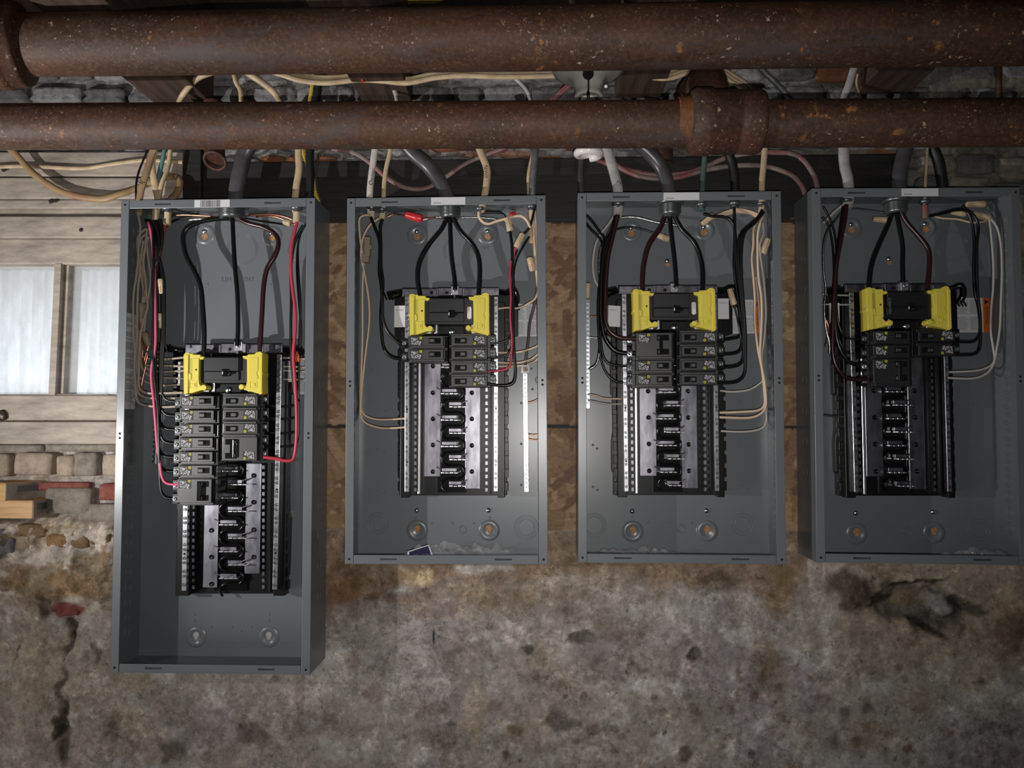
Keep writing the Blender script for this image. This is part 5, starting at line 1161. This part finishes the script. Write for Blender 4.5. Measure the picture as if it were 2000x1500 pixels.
cable('cable', 'c_cream', 12, [(1100, -150, .0), (1110, -40, .0), (1117, 0, .0), (1123, 30, .0)], 'cream cable stub above the thicker pipe over the lampholder')

# ------------------------------------------------------------------ connectors at the box tops
def conn(x, y, r, label, big=False, jacket=None, jl=14):
    p = W(x, y, .046); t = thing('cable_connector', p, label, 'connector', 'cable connectors under the box tops')
    mb = MB(); s_ = r * SC(x, y, .046)
    if big:
        mb.lathe(p + Vector((0, 0, .004)), (0, 0, -1), [(s_ * 1.2, -.004), (s_ * 1.28, 0), (s_ * 1.15, .003), (s_, .003)], 28)
        obj('locknut', mb, M['conn'], t); mb = MB()
        for k in range(7): mb.lathe(p + Vector((0, 0, .001 - k * .0022)), (0, 0, -1), [(s_ * .92, 0), (s_, .0008), (s_, .0014), (s_ * .92, .0022)], 28)
        mb.lathe(p + Vector((0, 0, -.0145)), (0, 0, -1), [(s_ * .92, 0), (s_ * .88, .004), (s_ * .6, .004), (s_ * .5, 0), (0, 0)], 24); obj('threaded_throat', mb, M['conn'], t)
    else:
        mb.lathe(p, (0, 0, -1), [(s_, -.002), (s_ * 1.1, .001), (s_ * .85, .004), (s_ * .6, .004), (s_ * .5, .001), (0, .001)], 20); obj('locknut', mb, M['conn'], t)
        mb = MB(); mb.cyl(p + Vector((0, 0, -.002)), (0, 0, -1), s_ * .62, .005, 18); obj('throat', mb, M['conn'], t)
    if jacket:
        mb = MB(); mb.tube([p, p + Vector((.0004, 0, -jl * .0005)), p + Vector((0, -.001, -jl * .001))], s_ * .62, 12, 3, .7); obj('jacket_end', mb, M[jacket], t)
    return t
conn(437 + 16, 409, 25, 'large threaded connector in the tallest box', True); conn(880, 408, 20, 'large threaded connector in the second box', True)
conn(1309, 402, 21, 'large threaded connector in the third box', True); conn(1750, 398, 21, 'large threaded connector in the rightmost box', True)
for (x, y, r, j, jl, l) in [(272, 404, 9, 'nut_tan', 16, 'clamp with brown sheath at the far left of the tallest box'), (303, 402, 10, 'c_cream', 34, 'clamp with long cream sheath in the tallest box'), (327, 408, 10, 'nut_tan', 30, 'third clamp from left in the tallest box'), (579, 407, 11, 'nut_tan', 28, 'clamp with cream sheath at the right of the tallest box'),
    (726, 406, 9, 'nut_tan', 22, 'leftmost clamp in the second box'), (746, 410, 10, 'nut_tan', 18, 'second clamp from left in the second box'), (938, 408, 9, None, 0, 'clamp right of the large connector in the second box'), (1038, 404, 9, 'nut_tan', 26, 'clamp in the right corner of the second box'),
    (1207, 399, 12, 'c_wgrey', 26, 'clamp with grey sheath in the third box'), (1370, 400, 11, 'c_green', 12, 'clamp under the green cable in the third box'), (1434, 398, 11, None, 0, 'clamp under the black conduit in the third box'), (1486, 398, 8, 'c_cream', 30, 'clamp with cream sheath in the right corner of the third box'),
    (1653, 392, 11, 'c_wgrey', 14, 'clamp with grey sheath in the rightmost box'), (1806, 394, 10, 'c_pink', 32, 'clamp with pink sheath in the rightmost box')]: conn(x, y, r, l, False, j, jl)

# ------------------------------------------------------------------ wires inside the boxes
def wire(m, w, pts, label, d=.045, group=None): return cable('wire', m, w, [(p[0], p[1], p[2] if len(p) > 2 else d) for p in pts], label, n=8, sub=6, cat='wire', group=group)
# service conductors
for (B, nm, L_, Mi, R_) in ((0, 'tallest', [(446, 426), (420, 428), (390, 434), (366, 446), (358, 466), (364, 500), (380, 530), (392, 560), (397, 610), (399, 650), (398, 697)], [(454, 426), (456, 470), (459, 520), (464, 580), (465, 640), (463, 676)], [(460, 424), (485, 436), (515, 444), (538, 458), (544, 476), (537, 500), (522, 525), (515, 560), (512, 610), (509, 660), (507, 692)]),
    (1, 'second', [(874, 424), (862, 448), (838, 478), (820, 512), (816, 545), (822, 584)], [(879, 424), (880, 460), (882, 500), (888, 545), (889, 566)], [(884, 424), (900, 452), (925, 480), (936, 508), (937, 545), (934, 582)]),
    (2, 'third', [(1300, 416), (1290, 445), (1268, 478), (1258, 515), (1255, 550), (1256, 580)], [(1308, 418), (1312, 460), (1317, 500), (1320, 535), (1321, 560)], [(1315, 416), (1332, 448), (1357, 475), (1370, 510), (1373, 545), (1371, 578)]),
    (3, 'rightmost', [(1744, 408), (1734, 440), (1716, 480), (1702, 520), (1697, 566)], [(1750, 410), (1756, 440), (1763, 480), (1763, 515), (1764, 552)], [(1756, 406), (1772, 436), (1798, 466), (1814, 490), (1815, 530), (1811, 566)])):
    dd = .046
    f = lambda P: [(x, y, dd - .018 * (k / (len(P) - 1)) + (0 if k else 0)) for k, (x, y) in enumerate(P)]
    wire('w_black' if B != 2 else 'w_dkred', 9.5, f(L_), 'thick left feeder conductor in the %s box' % nm)
    wire('w_black', 9, f(Mi), 'thick centre feeder conductor in the %s box' % nm)
    wire('w_dkred' if B in (0, 3) else 'w_black', 9.5, f(R_), 'thick right feeder conductor in the %s box' % nm)
# tallest box
G = 'grey-white neutral wires down the left side of the tallest box'; q = 'dull white wire '
wire('w_tan', 5, [(270, 418), (272, 430), (274, 448), (270, 480), (270, 505), (266, 540), (261, 575), (260, 620), (261, 660), (264, 684), (263, 715), (265, 760), (267, 778), (274, 789), (300, 794), (325, 795), (356, 793)], q + 'making the lowest and widest bend in the tallest box', .040)
wire('w_tan', 5, [(285, 446), (270, 462), (269, 490), (274, 520), (270, 560), (268, 600), (268, 640), (266, 680), (264, 720), (267, 758), (276, 773), (300, 778), (356, 778)], q + 'making the second lowest bend in the tallest box', .043)
wire('w_tan', 5, [(287, 446), (284, 480), (280, 510), (284, 545), (286, 575), (288, 600), (281, 625), (274, 655), (272, 690), (271, 725), (271, 750), (275, 762), (290, 768), (320, 768), (357, 767)], q + 'making the third lowest bend in the tallest box', .038)
wire('w_tan', 4.5, [(288, 455), (276, 466), (270, 500), (276, 540), (280, 570), (276, 610), (272, 650), (273, 690), (279, 697), (295, 701), (318, 702), (362, 698)], q + 'reaching the top screw of the left neutral bar in the tallest box', .050)
wire('w_tan', 4.5, [(290, 462), (283, 490), (278, 530), (285, 560), (280, 600), (276, 640), (275, 690), (280, 710), (295, 714), (320, 714), (362, 716)], q + 'second from top at the left neutral bar in the tallest box', .053)
wire('w_tan', 4.5, [(286, 470), (290, 510), (294, 545), (288, 590), (284, 620), (280, 660), (277, 700), (284, 716), (298, 724), (322, 726), (362, 724)], q + 'third from top at the left neutral bar in the tallest box', .056)
wire('w_tan', 4.5, [(280, 470), (274, 510), (270, 560), (269, 610), (270, 670), (274, 708), (282, 725), (296, 736), (322, 738), (362, 740)], q + 'fourth from top at the left neutral bar in the tallest box', .058)
wire('w_tan', 4.5, [(284, 480), (272, 530), (267, 590), (266, 650), (267, 700), (270, 732), (282, 744), (298, 750), (322, 753), (362, 750)], q + 'fifth from top at the left neutral bar in the tallest box', .060)
for k, P in enumerate([[(284, 525), (282, 540), (284, 555), (281, 580)], [(272, 622), (273, 640), (276, 660), (279, 680), (278, 700), (282, 716)], [(290, 676), (286, 690), (282, 704), (284, 716), (280, 735), (277, 752), (280, 764)], [(278, 650), (282, 672), (288, 690), (284, 712)]]):
    wire('w_cu', 3.5, P, ['bare copper wire glinting behind the white bundle, upper one', 'bare copper wire below the dull wire nut in the tallest box', 'bare copper wire hanging lowest behind the white bundle', 'bare copper wire crossing behind the white bundle'][k], .048)
wire('w_cu', 3.5, [(444, 424), (420, 423), (390, 421), (350, 420), (330, 424)], 'bare copper wire running left from the large connector in the tallest box', .056)
wire('w_cu', 3.5, [(468, 423), (500, 420), (530, 419), (555, 423), (578, 432)], 'bare copper wire running right from the large connector in the tallest box', .056)
wire('w_cu', 3, [(500, 424), (530, 422), (560, 431), (577, 439)], 'second bare copper wire at the upper right of the tallest box', .060)
wire('w_al', 5, [(446, 428), (420, 430), (390, 428), (370, 430)], 'bare aluminium strand left of the large connector in the tallest box', .060)
wire('w_black', 4, [(440, 428), (400, 424), (360, 426), (335, 434), (322, 446)], 'black wire across the upper left of the tallest box', .06)
wire('w_black', 4, [(478, 426), (510, 432), (540, 436), (566, 440)], 'black wire across the upper right of the tallest box', .06)
wire('w_pink', 5.5, [(289, 434), (294, 450), (298, 475), (300, 500), (302, 540), (303, 580), (304, 630), (304, 670), (300, 700), (296, 720), (296, 745), (300, 780), (304, 830), (307, 870), (312, 902), (316, 930), (326, 944), (352, 947)], 'pink wire running down the left of the tallest box to the double breaker', .034)
wire('w_rust', 6, [(325, 428), (321, 450), (316, 480), (313, 500), (310, 530)], 'orange-brown wire at the top left of the tallest box', .05)
wire('w_dkred', 7, [(314, 440), (306, 470), (309, 520), (313, 545)], 'dark wire ending in the upper tan wire nut of the tallest box', .045)
blk = 'black wire curving into the %s left breaker of the tallest box'
ys_ = [784, 812, 839, 866, 893, 921, 974]
for k, ye in enumerate(ys_):
    x = [320, 317, 314, 312, 310, 309, 307][k]; xs0 = [322, 319, 316, 308, 306, 304, 300][k]; c = [316, 314, 312, 313, 310, 311, 313][k]
    top = [(284 + k * 5, 430), (300 + k * 3, 455), (308 + k, 490), (xs0 - 2, 540), (xs0, 600), (xs0 - 1, 660), (xs0 - 4, 700)]
    if ye > 860: top += [(c - 4, 780), (c - 2, 820)]
    if ye > 960: top += [(310, 890), (312, 935)]
    wire('w_black', 5, top + [(c, ye - 22), (c + 4, ye - 9), (c + 14, ye - 1), (350, ye + 1)], blk % ['topmost', 'second', 'third', 'fourth', 'fifth', 'sixth', 'lowest'][k], .036 + .003 * (k % 3))
wire('w_black', 5, [(298, 440), (300, 500), (301, 560), (300, 620), (299, 680), (302, 740), (308, 800), (310, 860), (311, 905)], 'black wire running straight down beside the pink wire of the tallest box', .033)
def nut(m, x0, y0, x1, y1, w, label, d=.040):
    a, b = W(x0, y0, d), W(x1, y1, d); L_ = (b - a).length; r = w / 2 * SC(x0, y0, d); mb = MB(); ax = (b - a).normalized()
    mb.lathe(a, ax, [(0, 0), (r * .62, 0), (r * .7, .001), (r * .78, L_ * .45), (r * .95, L_ * .55), (r, L_ * .95), (r * .8, L_), (0, L_ * .97)], 16); t = thing('wire_nut', a, label, 'wire nut'); obj('cap', mb, M[m], t)
    mb = MB(); u = ax.orthogonal().normalized(); v = ax.cross(u)
    for k in range(8):
        dd = (u * math.cos(k * math.pi / 4) + v * math.sin(k * math.pi / 4)); mb.tube([a + dd * r * .72 + ax * .001, a + dd * r * .98 + ax * L_ * .9], r * .10, 5, 1)
    obj('grip_rib', mb, M[m], t)
nut('nut_tan', 316, 574, 314, 545, 12, 'upper tan wire nut in the black bundle of the tallest box'); nut('nut_gr', 313, 641, 313, 612, 11, 'lower tan wire nut in the black bundle of the tallest box')
nut('nut_gr', 276, 622, 277, 592, 14, 'dull wire nut above the copper wires in the tallest box', .05); nut('nut_gr', 291, 676, 282, 650, 13, 'tilted dull wire nut over the copper wires in the tallest box', .05); nut('nut_or', 582, 686, 582, 707, 10, 'orange wire nut beside the red wire of the tallest box', .05)
wire('w_red', 7, [(580, 434), (576, 450), (570, 480), (568, 520), (571, 560), (576, 600), (577, 640), (573, 690), (576, 740), (579, 800), (579, 850), (576, 885), (571, 898), (558, 900), (540, 896), (515, 893)], 'thick red wire running down the right of the tallest box', .030)
wire('w_black', 6, [(592, 440), (580, 462), (572, 490), (568, 530), (569, 580), (568, 640), (569, 700), (576, 770), (584, 785)], 'black wire left of the thick red wire in the tallest box', .040)
for k, ye in enumerate([793, 817, 845, 871]):
    wire('w_black', 4.5, [(597, 438), (588, 455), (582, 480), (580 + k, 530), (584 + k, 590), (588 - k, 650), (584, 700), (583, ye - 30), (580, ye - 6), (572, ye + (0 if k else 0)), (545, ye + 1), (508, ye - 4)], 'black wire bending into the %s right breaker of the tallest box' % ['topmost', 'second', 'third', 'fourth'][k], .050)
nut('nut_tan', 553, 433, 568, 437, 12, 'tan wire nut at the upper right of the tallest box', .055)
for k, y in enumerate([699, 716, 724, 741]): wire('w_tan', 3.5, [(553, y), (575, y), (596, y + 2), (606, y + 1)], 'short white wire stub %s at the right neutral bar of the tallest box' % ['topmost', 'second', 'third', 'lowest'][k], .052)
# second box
wire('w_cream', 4, [(722, 420), (710, 421), (702, 428), (702, 450), (705, 480), (710, 510), (708, 560), (708, 650), (706, 720), (704, 780), (706, 800), (714, 812), (735, 819), (765, 819), (796, 817)], 'cream wire ending at the upper of two adjacent screws, left bar of the second box', .050)
wire('w_cream', 4, [(744, 424), (722, 440), (708, 468), (705, 500), (712, 535), (720, 585), (721, 630), (714, 690), (708, 745), (704, 800), (708, 820), (722, 830), (745, 836), (770, 836), (796, 834)], 'cream wire ending at the lower of two adjacent screws, left bar of the second box', .047)
wire('w_black', 6.5, [(724, 424), (732, 444), (741, 470), (742, 500), (741, 530), (745, 560), (747, 590), (748, 620), (756, 645), (770, 662), (785, 672), (806, 675)], 'black wire curving into the upper left breaker of the second box', .036)
wire('w_black', 6.5, [(747, 428), (743, 446), (744, 480), (744, 520), (748, 550), (746, 585), (744, 620), (746, 655), (750, 680), (762, 695), (780, 701), (806, 702)], 'black wire curving into the lower left breaker of the second box', .040)
t = thing('splice_connector', W(714, 500, .045), 'tan inline splice connector on the cream wires in the second box', 'connector')
mb = MB(); mb.box(W(711, 462, .040), tuple(W(722, 500, .040) + Vector((0, .012, 0)))); mb.box(W(706, 495, .041), tuple(W(720, 512, .041) + Vector((0, .012, 0)))); mb.box(W(718, 478, .042), tuple(W(726, 486, .042) + Vector((0, .008, 0)))); obj('housing', mb, M['nut_gr'], t, bev=.001)
nut('nut_red', 792, 419, 825, 428, 15, 'red wire nut lying under the top of the second box', .055)
wire('w_cu', 3, [(826, 428), (840, 426), (862, 427), (880, 430)], 'bare copper wire from the red wire nut of the second box', .06); wire('w_cu', 3, [(757, 424), (770, 418), (782, 420), (800, 424)], 'bare copper wire left of the red wire nut', .06); wire('w_al', 4, [(826, 430), (850, 425), (870, 424)], 'bare silver strand beside the red wire nut', .062)
wire('w_al', 4, [(894, 426), (930, 425), (960, 427), (990, 432)], 'bare silver strand right of the large connector in the second box', .062)
wire('w_cream', 6, [(935, 414), (936, 424), (944, 434), (955, 437), (970, 432), (985, 428), (1000, 424), (1018, 422), (1030, 432), (1036, 446)], 'cream wire looping under the top right of the second box', .042)
wire('w_black', 5, [(942, 416), (960, 415), (978, 416), (987, 424), (990, 436), (993, 455)], 'black wire rising into the left tan wire nut of the second box', .045)
nut('nut_tan', 991, 425, 997, 452, 13, 'tan wire nut pointing up at the right of the second box', .038); nut('nut_tan', 1021, 456, 1008, 484, 13, 'slanting tan wire nut above the pink wire of the second box', .038); nut('nut_tan', 1035, 446, 1038, 476, 10, 'tan wire nut against the right wall of the second box', .05); nut('nut_tan', 1040, 530, 1035, 503, 13, 'lower tan wire nut against the right wall of the second box', .045)
nut('nut_red', 1008, 416, 996, 421, 9, 'small red wire nut at the top right of the second box', .06)
wire('w_black', 6, [(996, 450), (1000, 480), (1001, 520), (1003, 560), (1002, 610), (1003, 660), (1005, 700), (1007, 725), (1004, 745), (994, 752), (975, 753), (950, 749)], 'black wire making the widest bend into the lowest right breaker of the second box', .036)
wire('w_black', 5, [(1045, 402), (1040, 425), (1034, 445), (1022, 458)], 'black wire coming down from the right corner clamp of the second box', .042)
wire('w_pink', 6, [(1008, 484), (1004, 492), (1002, 504), (998, 512)], 'pink wire stub below the slanting wire nut', .040)
wire('w_black', 4, [(1034, 462), (1020, 485), (1010, 505), (1004, 530), (1001, 580), (1001, 640), (996, 660), (980, 668), (948, 672)], 'black wire bending into the topmost right breaker of the second box', .044)
wire('w_black', 4, [(1010, 488), (1002, 515), (1004, 570), (1002, 640), (1000, 675), (990, 692), (972, 698), (948, 699)], 'black wire bending into the second right breaker of the second box', .042)
wire('w_red', 4.5, [(998, 510), (996, 540), (998, 580), (997, 620), (1000, 660), (999, 695), (996, 714), (984, 722), (950, 726)], 'dark red wire bending into the third right breaker of the second box', .034)
for k, P in enumerate([[(1042, 410), (1042, 450), (1046, 500), (1050, 540), (1052, 562), (1046, 582), (1030, 594), (1010, 602), (990, 601), (968, 604)], [(1045, 412), (1048, 470), (1050, 540), (1055, 600), (1056, 640), (1054, 670), (1040, 680), (1010, 688), (970, 689)], [(1046, 420), (1044, 480), (1050, 560), (1057, 640), (1056, 680), (1046, 696), (1025, 706), (1000, 709), (970, 708)], [(1040, 430), (1046, 520), (1054, 600), (1058, 660), (1056, 690), (1044, 706), (1018, 714), (970, 716)]]):
    wire('w_cream', 4, P, 'cream wire meeting the right bar of the second box, %s' % ['the topmost one', 'second from top', 'third from top', 'the lowest one'][k], .048 + .003 * k)
for k, P in enumerate([[(1048, 540), (1049, 600), (1050, 660), (1054, 700), (1058, 740), (1057, 772), (1046, 782), (1030, 787)], [(1053, 560), (1053, 640), (1056, 700), (1059, 780), (1058, 830), (1056, 847), (1042, 849), (1031, 848)], [(1056, 580), (1055, 650), (1058, 720), (1060, 800), (1059, 855), (1044, 859), (1031, 857)]]):
    wire('w_cu', 2.6, P, 'bare copper wire joining the slim ground bar of the second box, %s' % ['upper', 'middle', 'lower'][k], .062)
wire('w_grey', 5.5, [(1050, 560), (1044, 595), (1035, 630), (1032, 665), (1028, 695), (1026, 714)], 'stranded grey wire going to the square lug in the second box', .055)
wire('w_red', 3, [(1052, 450), (1053, 510), (1054, 560), (1055, 620)], 'thin red wire along the right wall of the second box', .060)
# third box
wire('w_dkred', 9, [(1207, 420), (1203, 436), (1196, 465), (1188, 500), (1184, 540), (1182, 590), (1182, 625), (1192, 648), (1212, 660), (1244, 662)], 'thick dark red-black wire going to the topmost left breaker of the third box', .034)
wire('w_black', 9, [(1203, 422), (1196, 450), (1182, 480), (1176, 520), (1174, 570), (1174, 620), (1182, 660), (1200, 684), (1222, 690), (1244, 689)], 'thick black wire going to the second left terminal of the third box', .040)
wire('w_black', 5, [(1145, 420), (1158, 434), (1172, 454), (1180, 466), (1180, 520), (1176, 580), (1173, 630), (1175, 680), (1184, 706), (1205, 714), (1244, 714)], 'black wire going to the third left breaker of the third box', .044)
wire('w_black', 5, [(1144, 436), (1156, 450), (1170, 464), (1177, 482), (1172, 540), (1168, 600), (1170, 660), (1174, 700), (1184, 728), (1204, 745), (1244, 747)], 'black wire going to the lowest left breaker of the third box', .047)
wire('w_wh2' if 'w_wh2' in M else 'w_white', 5, [(1200, 420), (1188, 438), (1174, 456), (1164, 475), (1159, 500), (1158, 525), (1162, 548), (1170, 562), (1174, 580)], 'silver-white wire bowed at the left of the third box', .055)
wire('w_al', 5, [(1196, 440), (1184, 465), (1172, 490), (1170, 530), (1172, 560), (1170, 600), (1172, 640), (1170, 690), (1164, 712), (1150, 722)], 'bare stranded aluminium wire in the left bundle of the third box', .050)
wire('w_cu', 2.6, [(1174, 590), (1170, 614), (1160, 618), (1150, 619)], 'short copper wire to the slim ground bar of the third box, upper', .06); wire('w_al', 3, [(1172, 650), (1166, 660), (1150, 658)], 'short silver wire to the slim ground bar of the third box, lower', .06)
wire('w_cream', 3.5, [(1148, 770), (1165, 773), (1180, 778), (1214, 779)], 'short cream wire to the left bar of the third box, upper', .055); wire('w_white', 3.5, [(1148, 782), (1165, 785), (1185, 789), (1214, 789)], 'short white wire to the left bar of the third box, lower', .055)
wire('w_al', 5, [(1200, 428), (1225, 424), (1250, 426), (1280, 434), (1310, 438), (1328, 442)], 'bare silver strand crossing the top of the third box', .066); wire('w_black', 4, [(1190, 460), (1205, 448), (1230, 444), (1255, 448), (1285, 458)], 'dark wire arching to the tan wire nut of the third box', .066)
nut('nut_tan', 1282, 458, 1307, 468, 12, 'tan wire nut at the top centre of the third box', .06); nut('nut_tan', 1371, 438, 1394, 420, 12, 'slanting tan wire nut at the top right of the third box', .05); nut('nut_tan', 1500, 466, 1489, 496, 14, 'tan wire nut by the right wall of the third box', .045); nut('nut_tan', 1425, 564, 1434, 596, 12, 'tan wire nut below the moulded arm of the third box', .036); nut('nut_tan', 1147, 582, 1148, 553, 10, 'tan wire nut against the left flange of the third box', .05)
wire('w_black', 6, [(1374, 418), (1390, 422), (1415, 424), (1430, 434), (1436, 456), (1438, 500), (1442, 540), (1446, 590), (1449, 630), (1446, 655), (1425, 662), (1400, 665), (1375, 662)], 'brownish black wire reaching the topmost right breaker of the third box', .040)
wire('w_black', 6, [(1434, 404), (1435, 440), (1435, 480), (1434, 520), (1438, 560), (1444, 610), (1449, 650), (1448, 678), (1438, 689), (1410, 692), (1375, 690)], 'black wire reaching the second right breaker of the third box', .043)
wire('w_black', 6.5, [(1489, 410), (1480, 425), (1462, 442), (1446, 460), (1442, 490), (1444, 530), (1448, 580), (1452, 630), (1453, 680), (1450, 705), (1436, 715), (1410, 717), (1375, 717)], 'black wire reaching the third right breaker of the third box', .037)
wire('w_black', 6, [(1492, 414), (1474, 436), (1456, 452), (1449, 480), (1448, 530), (1452, 590), (1456, 650), (1456, 700), (1454, 730), (1440, 745), (1412, 748), (1375, 744)], 'black wire reaching the lowest right breaker of the third box', .034)
wire('w_black', 4, [(1434, 596), (1438, 612), (1444, 640), (1447, 660)], 'black wire under the lower tan wire nut of the third box', .038)
wire('w_cream', 5, [(1482, 428), (1472, 446), (1471, 480), (1468, 505), (1471, 540), (1474, 580), (1474, 630), (1480, 680), (1488, 720), (1493, 765), (1493, 790), (1482, 801), (1455, 804), (1406, 806)], 'cream wire to the right bar of the third box, upper of the close pair', .042)
wire('w_cream', 5, [(1486, 430), (1480, 460), (1480, 510), (1482, 545), (1487, 580), (1488, 620), (1486, 660), (1485, 700), (1493, 745), (1496, 790), (1486, 808), (1462, 816), (1406, 815)], 'cream wire to the right bar of the third box, lower of the close pair', .038)
wire('w_white', 4, [(1490, 436), (1491, 456), (1484, 480), (1488, 520), (1493, 560), (1496, 610), (1493, 660), (1488, 700), (1493, 750), (1496, 800), (1496, 826), (1484, 838), (1455, 843), (1408, 842)], 'white wire making the lowest bend to the right bar of the third box', .045)
wire('w_white', 4, [(1476, 540), (1482, 600), (1484, 660), (1486, 710), (1490, 740), (1480, 752), (1460, 762), (1430, 765), (1406, 763)], 'white wire reaching the right bar of the third box highest', .050)
for k in range(4): wire('w_cream', 3.2, [(1484, 420 + k * 3), (1465, 412 + k * 2), (1440, 408 + k * 2.5), (1415, 414 + k * 2), (1392, 424 + k)], 'thin tan wire in the fan at the top right of the third box, %s' % ['highest', 'second', 'third', 'lowest'][k], .050 + k * .003)
# rightmost box
wire('w_dkred', 9, [(1653, 400), (1650, 430), (1642, 470), (1634, 515), (1630, 560), (1627, 620), (1626, 680), (1632, 712), (1648, 734), (1670, 741), (1694, 741)], 'thick dark red-black wire making the lowest bend at left in the rightmost box', .034)
wire('w_black', 8, [(1648, 404), (1642, 450), (1634, 510), (1632, 570), (1632, 640), (1640, 680), (1656, 704), (1672, 712), (1694, 713)], 'thick black wire above the lowest one at left in the rightmost box', .040)
wire('w_black', 4.5, [(1608, 404), (1620, 425), (1630, 455), (1634, 490), (1633, 540), (1634, 600), (1640, 640), (1656, 660), (1690, 662)], 'black wire to the upper left breaker of the rightmost box', .045)
wire('w_black', 4.5, [(1606, 425), (1616, 436), (1625, 470), (1629, 520), (1630, 600), (1638, 660), (1656, 688), (1690, 691)], 'black wire to the lower left breaker of the rightmost box', .047)
wire('w_al', 4.5, [(1648, 412), (1630, 432), (1614, 456), (1608, 490), (1609, 530), (1613, 565), (1610, 600), (1613, 640), (1620, 670), (1620, 690)], 'bare aluminium strand twisting down the left of the rightmost box', .050)
wire('w_cu', 3, [(1612, 620), (1618, 640), (1616, 660), (1611, 678)], 'bare copper wire beside the aluminium strand in the rightmost box', .052)
wire('w_white', 6, [(1644, 402), (1632, 412), (1620, 424), (1608, 436)], 'white sheathed wire at the top left of the rightmost box', .050)
wire('w_white', 3.5, [(1606, 574), (1622, 576), (1655, 577)], 'short white wire to the left bar of the rightmost box, upper', .056); wire('w_white', 3.5, [(1606, 594), (1625, 595), (1655, 595)], 'short white wire to the left bar of the rightmost box, lower', .056)
wire('w_grey', 4, [(1608, 811), (1630, 813), (1655, 815)], 'short stiff grey wire to the left bar of the rightmost box', .058)
wire('w_al', 4, [(1664, 408), (1690, 410), (1715, 414), (1738, 418)], 'bare silver strand left of the large connector in the rightmost box', .060)
nut('nut_tan', 1706, 428, 1734, 430, 12, 'tan wire nut at the top centre of the rightmost box', .06); nut('nut_tan', 1887, 399, 1924, 399, 13, 'upper tan wire nut at the top right of the rightmost box', .055); nut('nut_tan', 1900, 417, 1934, 426, 13, 'lower tan wire nut at the top right of the rightmost box', .050); nut('nut_tan', 1858, 414, 1886, 418, 11, 'tan wire nut left of two others in the rightmost box', .056)
wire('w_black', 6, [(1815, 422), (1840, 417), (1868, 410), (1890, 412), (1904, 424), (1911, 444), (1908, 480), (1908, 530), (1910, 580), (1914, 615), (1914, 650), (1906, 664), (1890, 668), (1848, 666)], 'black wire to the upper right breaker of the rightmost box', .042)
wire('w_black', 6, [(1880, 402), (1888, 412), (1898, 434), (1903, 470), (1902, 520), (1904, 570), (1911, 600), (1915, 640), (1914, 675), (1906, 690), (1885, 693), (1848, 693)], 'black wire to the lower right breaker of the rightmost box', .045)
wire('w_cream', 4, [(1814, 420), (1840, 426), (1870, 428), (1895, 434), (1915, 434), (1936, 428)], 'cream wire along the top of the rightmost box', .055)
wire('w_white', 4.5, [(1932, 428), (1936, 460), (1940, 510), (1940, 560), (1936, 600), (1935, 645), (1940, 680), (1942, 704), (1930, 717), (1905, 724), (1850, 727)], 'white wire to the right bar of the rightmost box, upper', .048)
wire('w_white', 4.5, [(1936, 428), (1948, 446), (1955, 480), (1957, 530), (1955, 590), (1953, 640), (1947, 680), (1940, 712), (1926, 730), (1900, 739), (1850, 738)], 'white wire to the right bar of the rightmost box, lower', .044)

# ------------------------------------------------------------------ packets and film lying in the boxes
fm = bpy.data.materials.new('clear_plastic_film'); fm.use_nodes = True; b = fm.node_tree.nodes['Principled BSDF']
b.inputs['Base Color'].default_value = (.75, .75, .78, 1); b.inputs['Roughness'].default_value = .12; b.inputs['Alpha'].default_value = .16; b.inputs['Specular IOR Level'].default_value = 1.0
def film(x0, y0, x1, y1, seed, label, hgt=.02):
    a, b = W(x0, y1, .05), W(x1, y0, .05); t = MB(); nx, nz2 = 46, 16; vs = []
    for j in range(nz2 + 1):
        for k in range(nx + 1):
            f, g = k / nx, j / nz2; x = a.x + (b.x - a.x) * f; env = math.sin(math.pi * f) ** .5
            nn = abs(noise.noise(Vector((x * 55 + seed, g * 3, seed)))) ; n2_ = noise.noise(Vector((x * 120, g * 8, seed + 4)))
            vs.append((x, .030 + .058 * g + (nn - .3) * .02, a.z + (b.z - a.z) * env * (.25 + .9 * nn) * math.sin(math.pi * min(g * 1.1, 1)) + n2_ * .002))
    t.add(vs, [(j * (nx + 1) + k, j * (nx + 1) + k + 1, (j + 1) * (nx + 1) + k + 1, (j + 1) * (nx + 1) + k) for j in range(nz2) for k in range(nx)])
    o = obj('plastic_film', t, fm, loc=a); return tag(o, label, 'plastic wrap')
film(790, 1046, 1010, 1083, 1.3, 'crumpled clear plastic film lying in the bottom of the second box')
film(1146, 1062, 1330, 1083, 5.1, 'crumpled clear plastic film in the bottom left of the third box'); film(1860, 1060, 1975, 1088, 9.2, 'crumpled clear plastic film in the bottom right of the rightmost box')
t = thing('packet', W(820, 1082, .03), 'dark blue printed packet standing in the bottom of the second box', 'packet')
P = [W(x, y, .034) for x, y in ((797, 1084), (838, 1061), (846, 1084))]; P = [W(796, 1084, .034), W(796, 1077, .034), W(838, 1063, .038), W(845, 1084, .034)]
mb = MB(); mb.prism([(p.x, p.z) for p in P], .034, .0348); obj('sheet', mb, M['lbl_w'], t)
P = [W(799, 1084, .0335), W(799, 1078, .0335), W(836, 1066, .0335), W(842, 1084, .0335)]
mb = MB(); mb.prism([(p.x, p.z) for p in P], .0335, .034); obj('print', mb, M['navy'], t)
# nails and hooks: the iron ring on the sill board
mb = MB(); mb.ring(W(2, 812, .086), (0, 1, 0), .009, .0022, 20, 6); o = obj('iron_ring', mb, M['crack'], loc=W(2, 812, .086)); tag(o, 'rusty dark ring on the painted board at the left edge', 'hook')
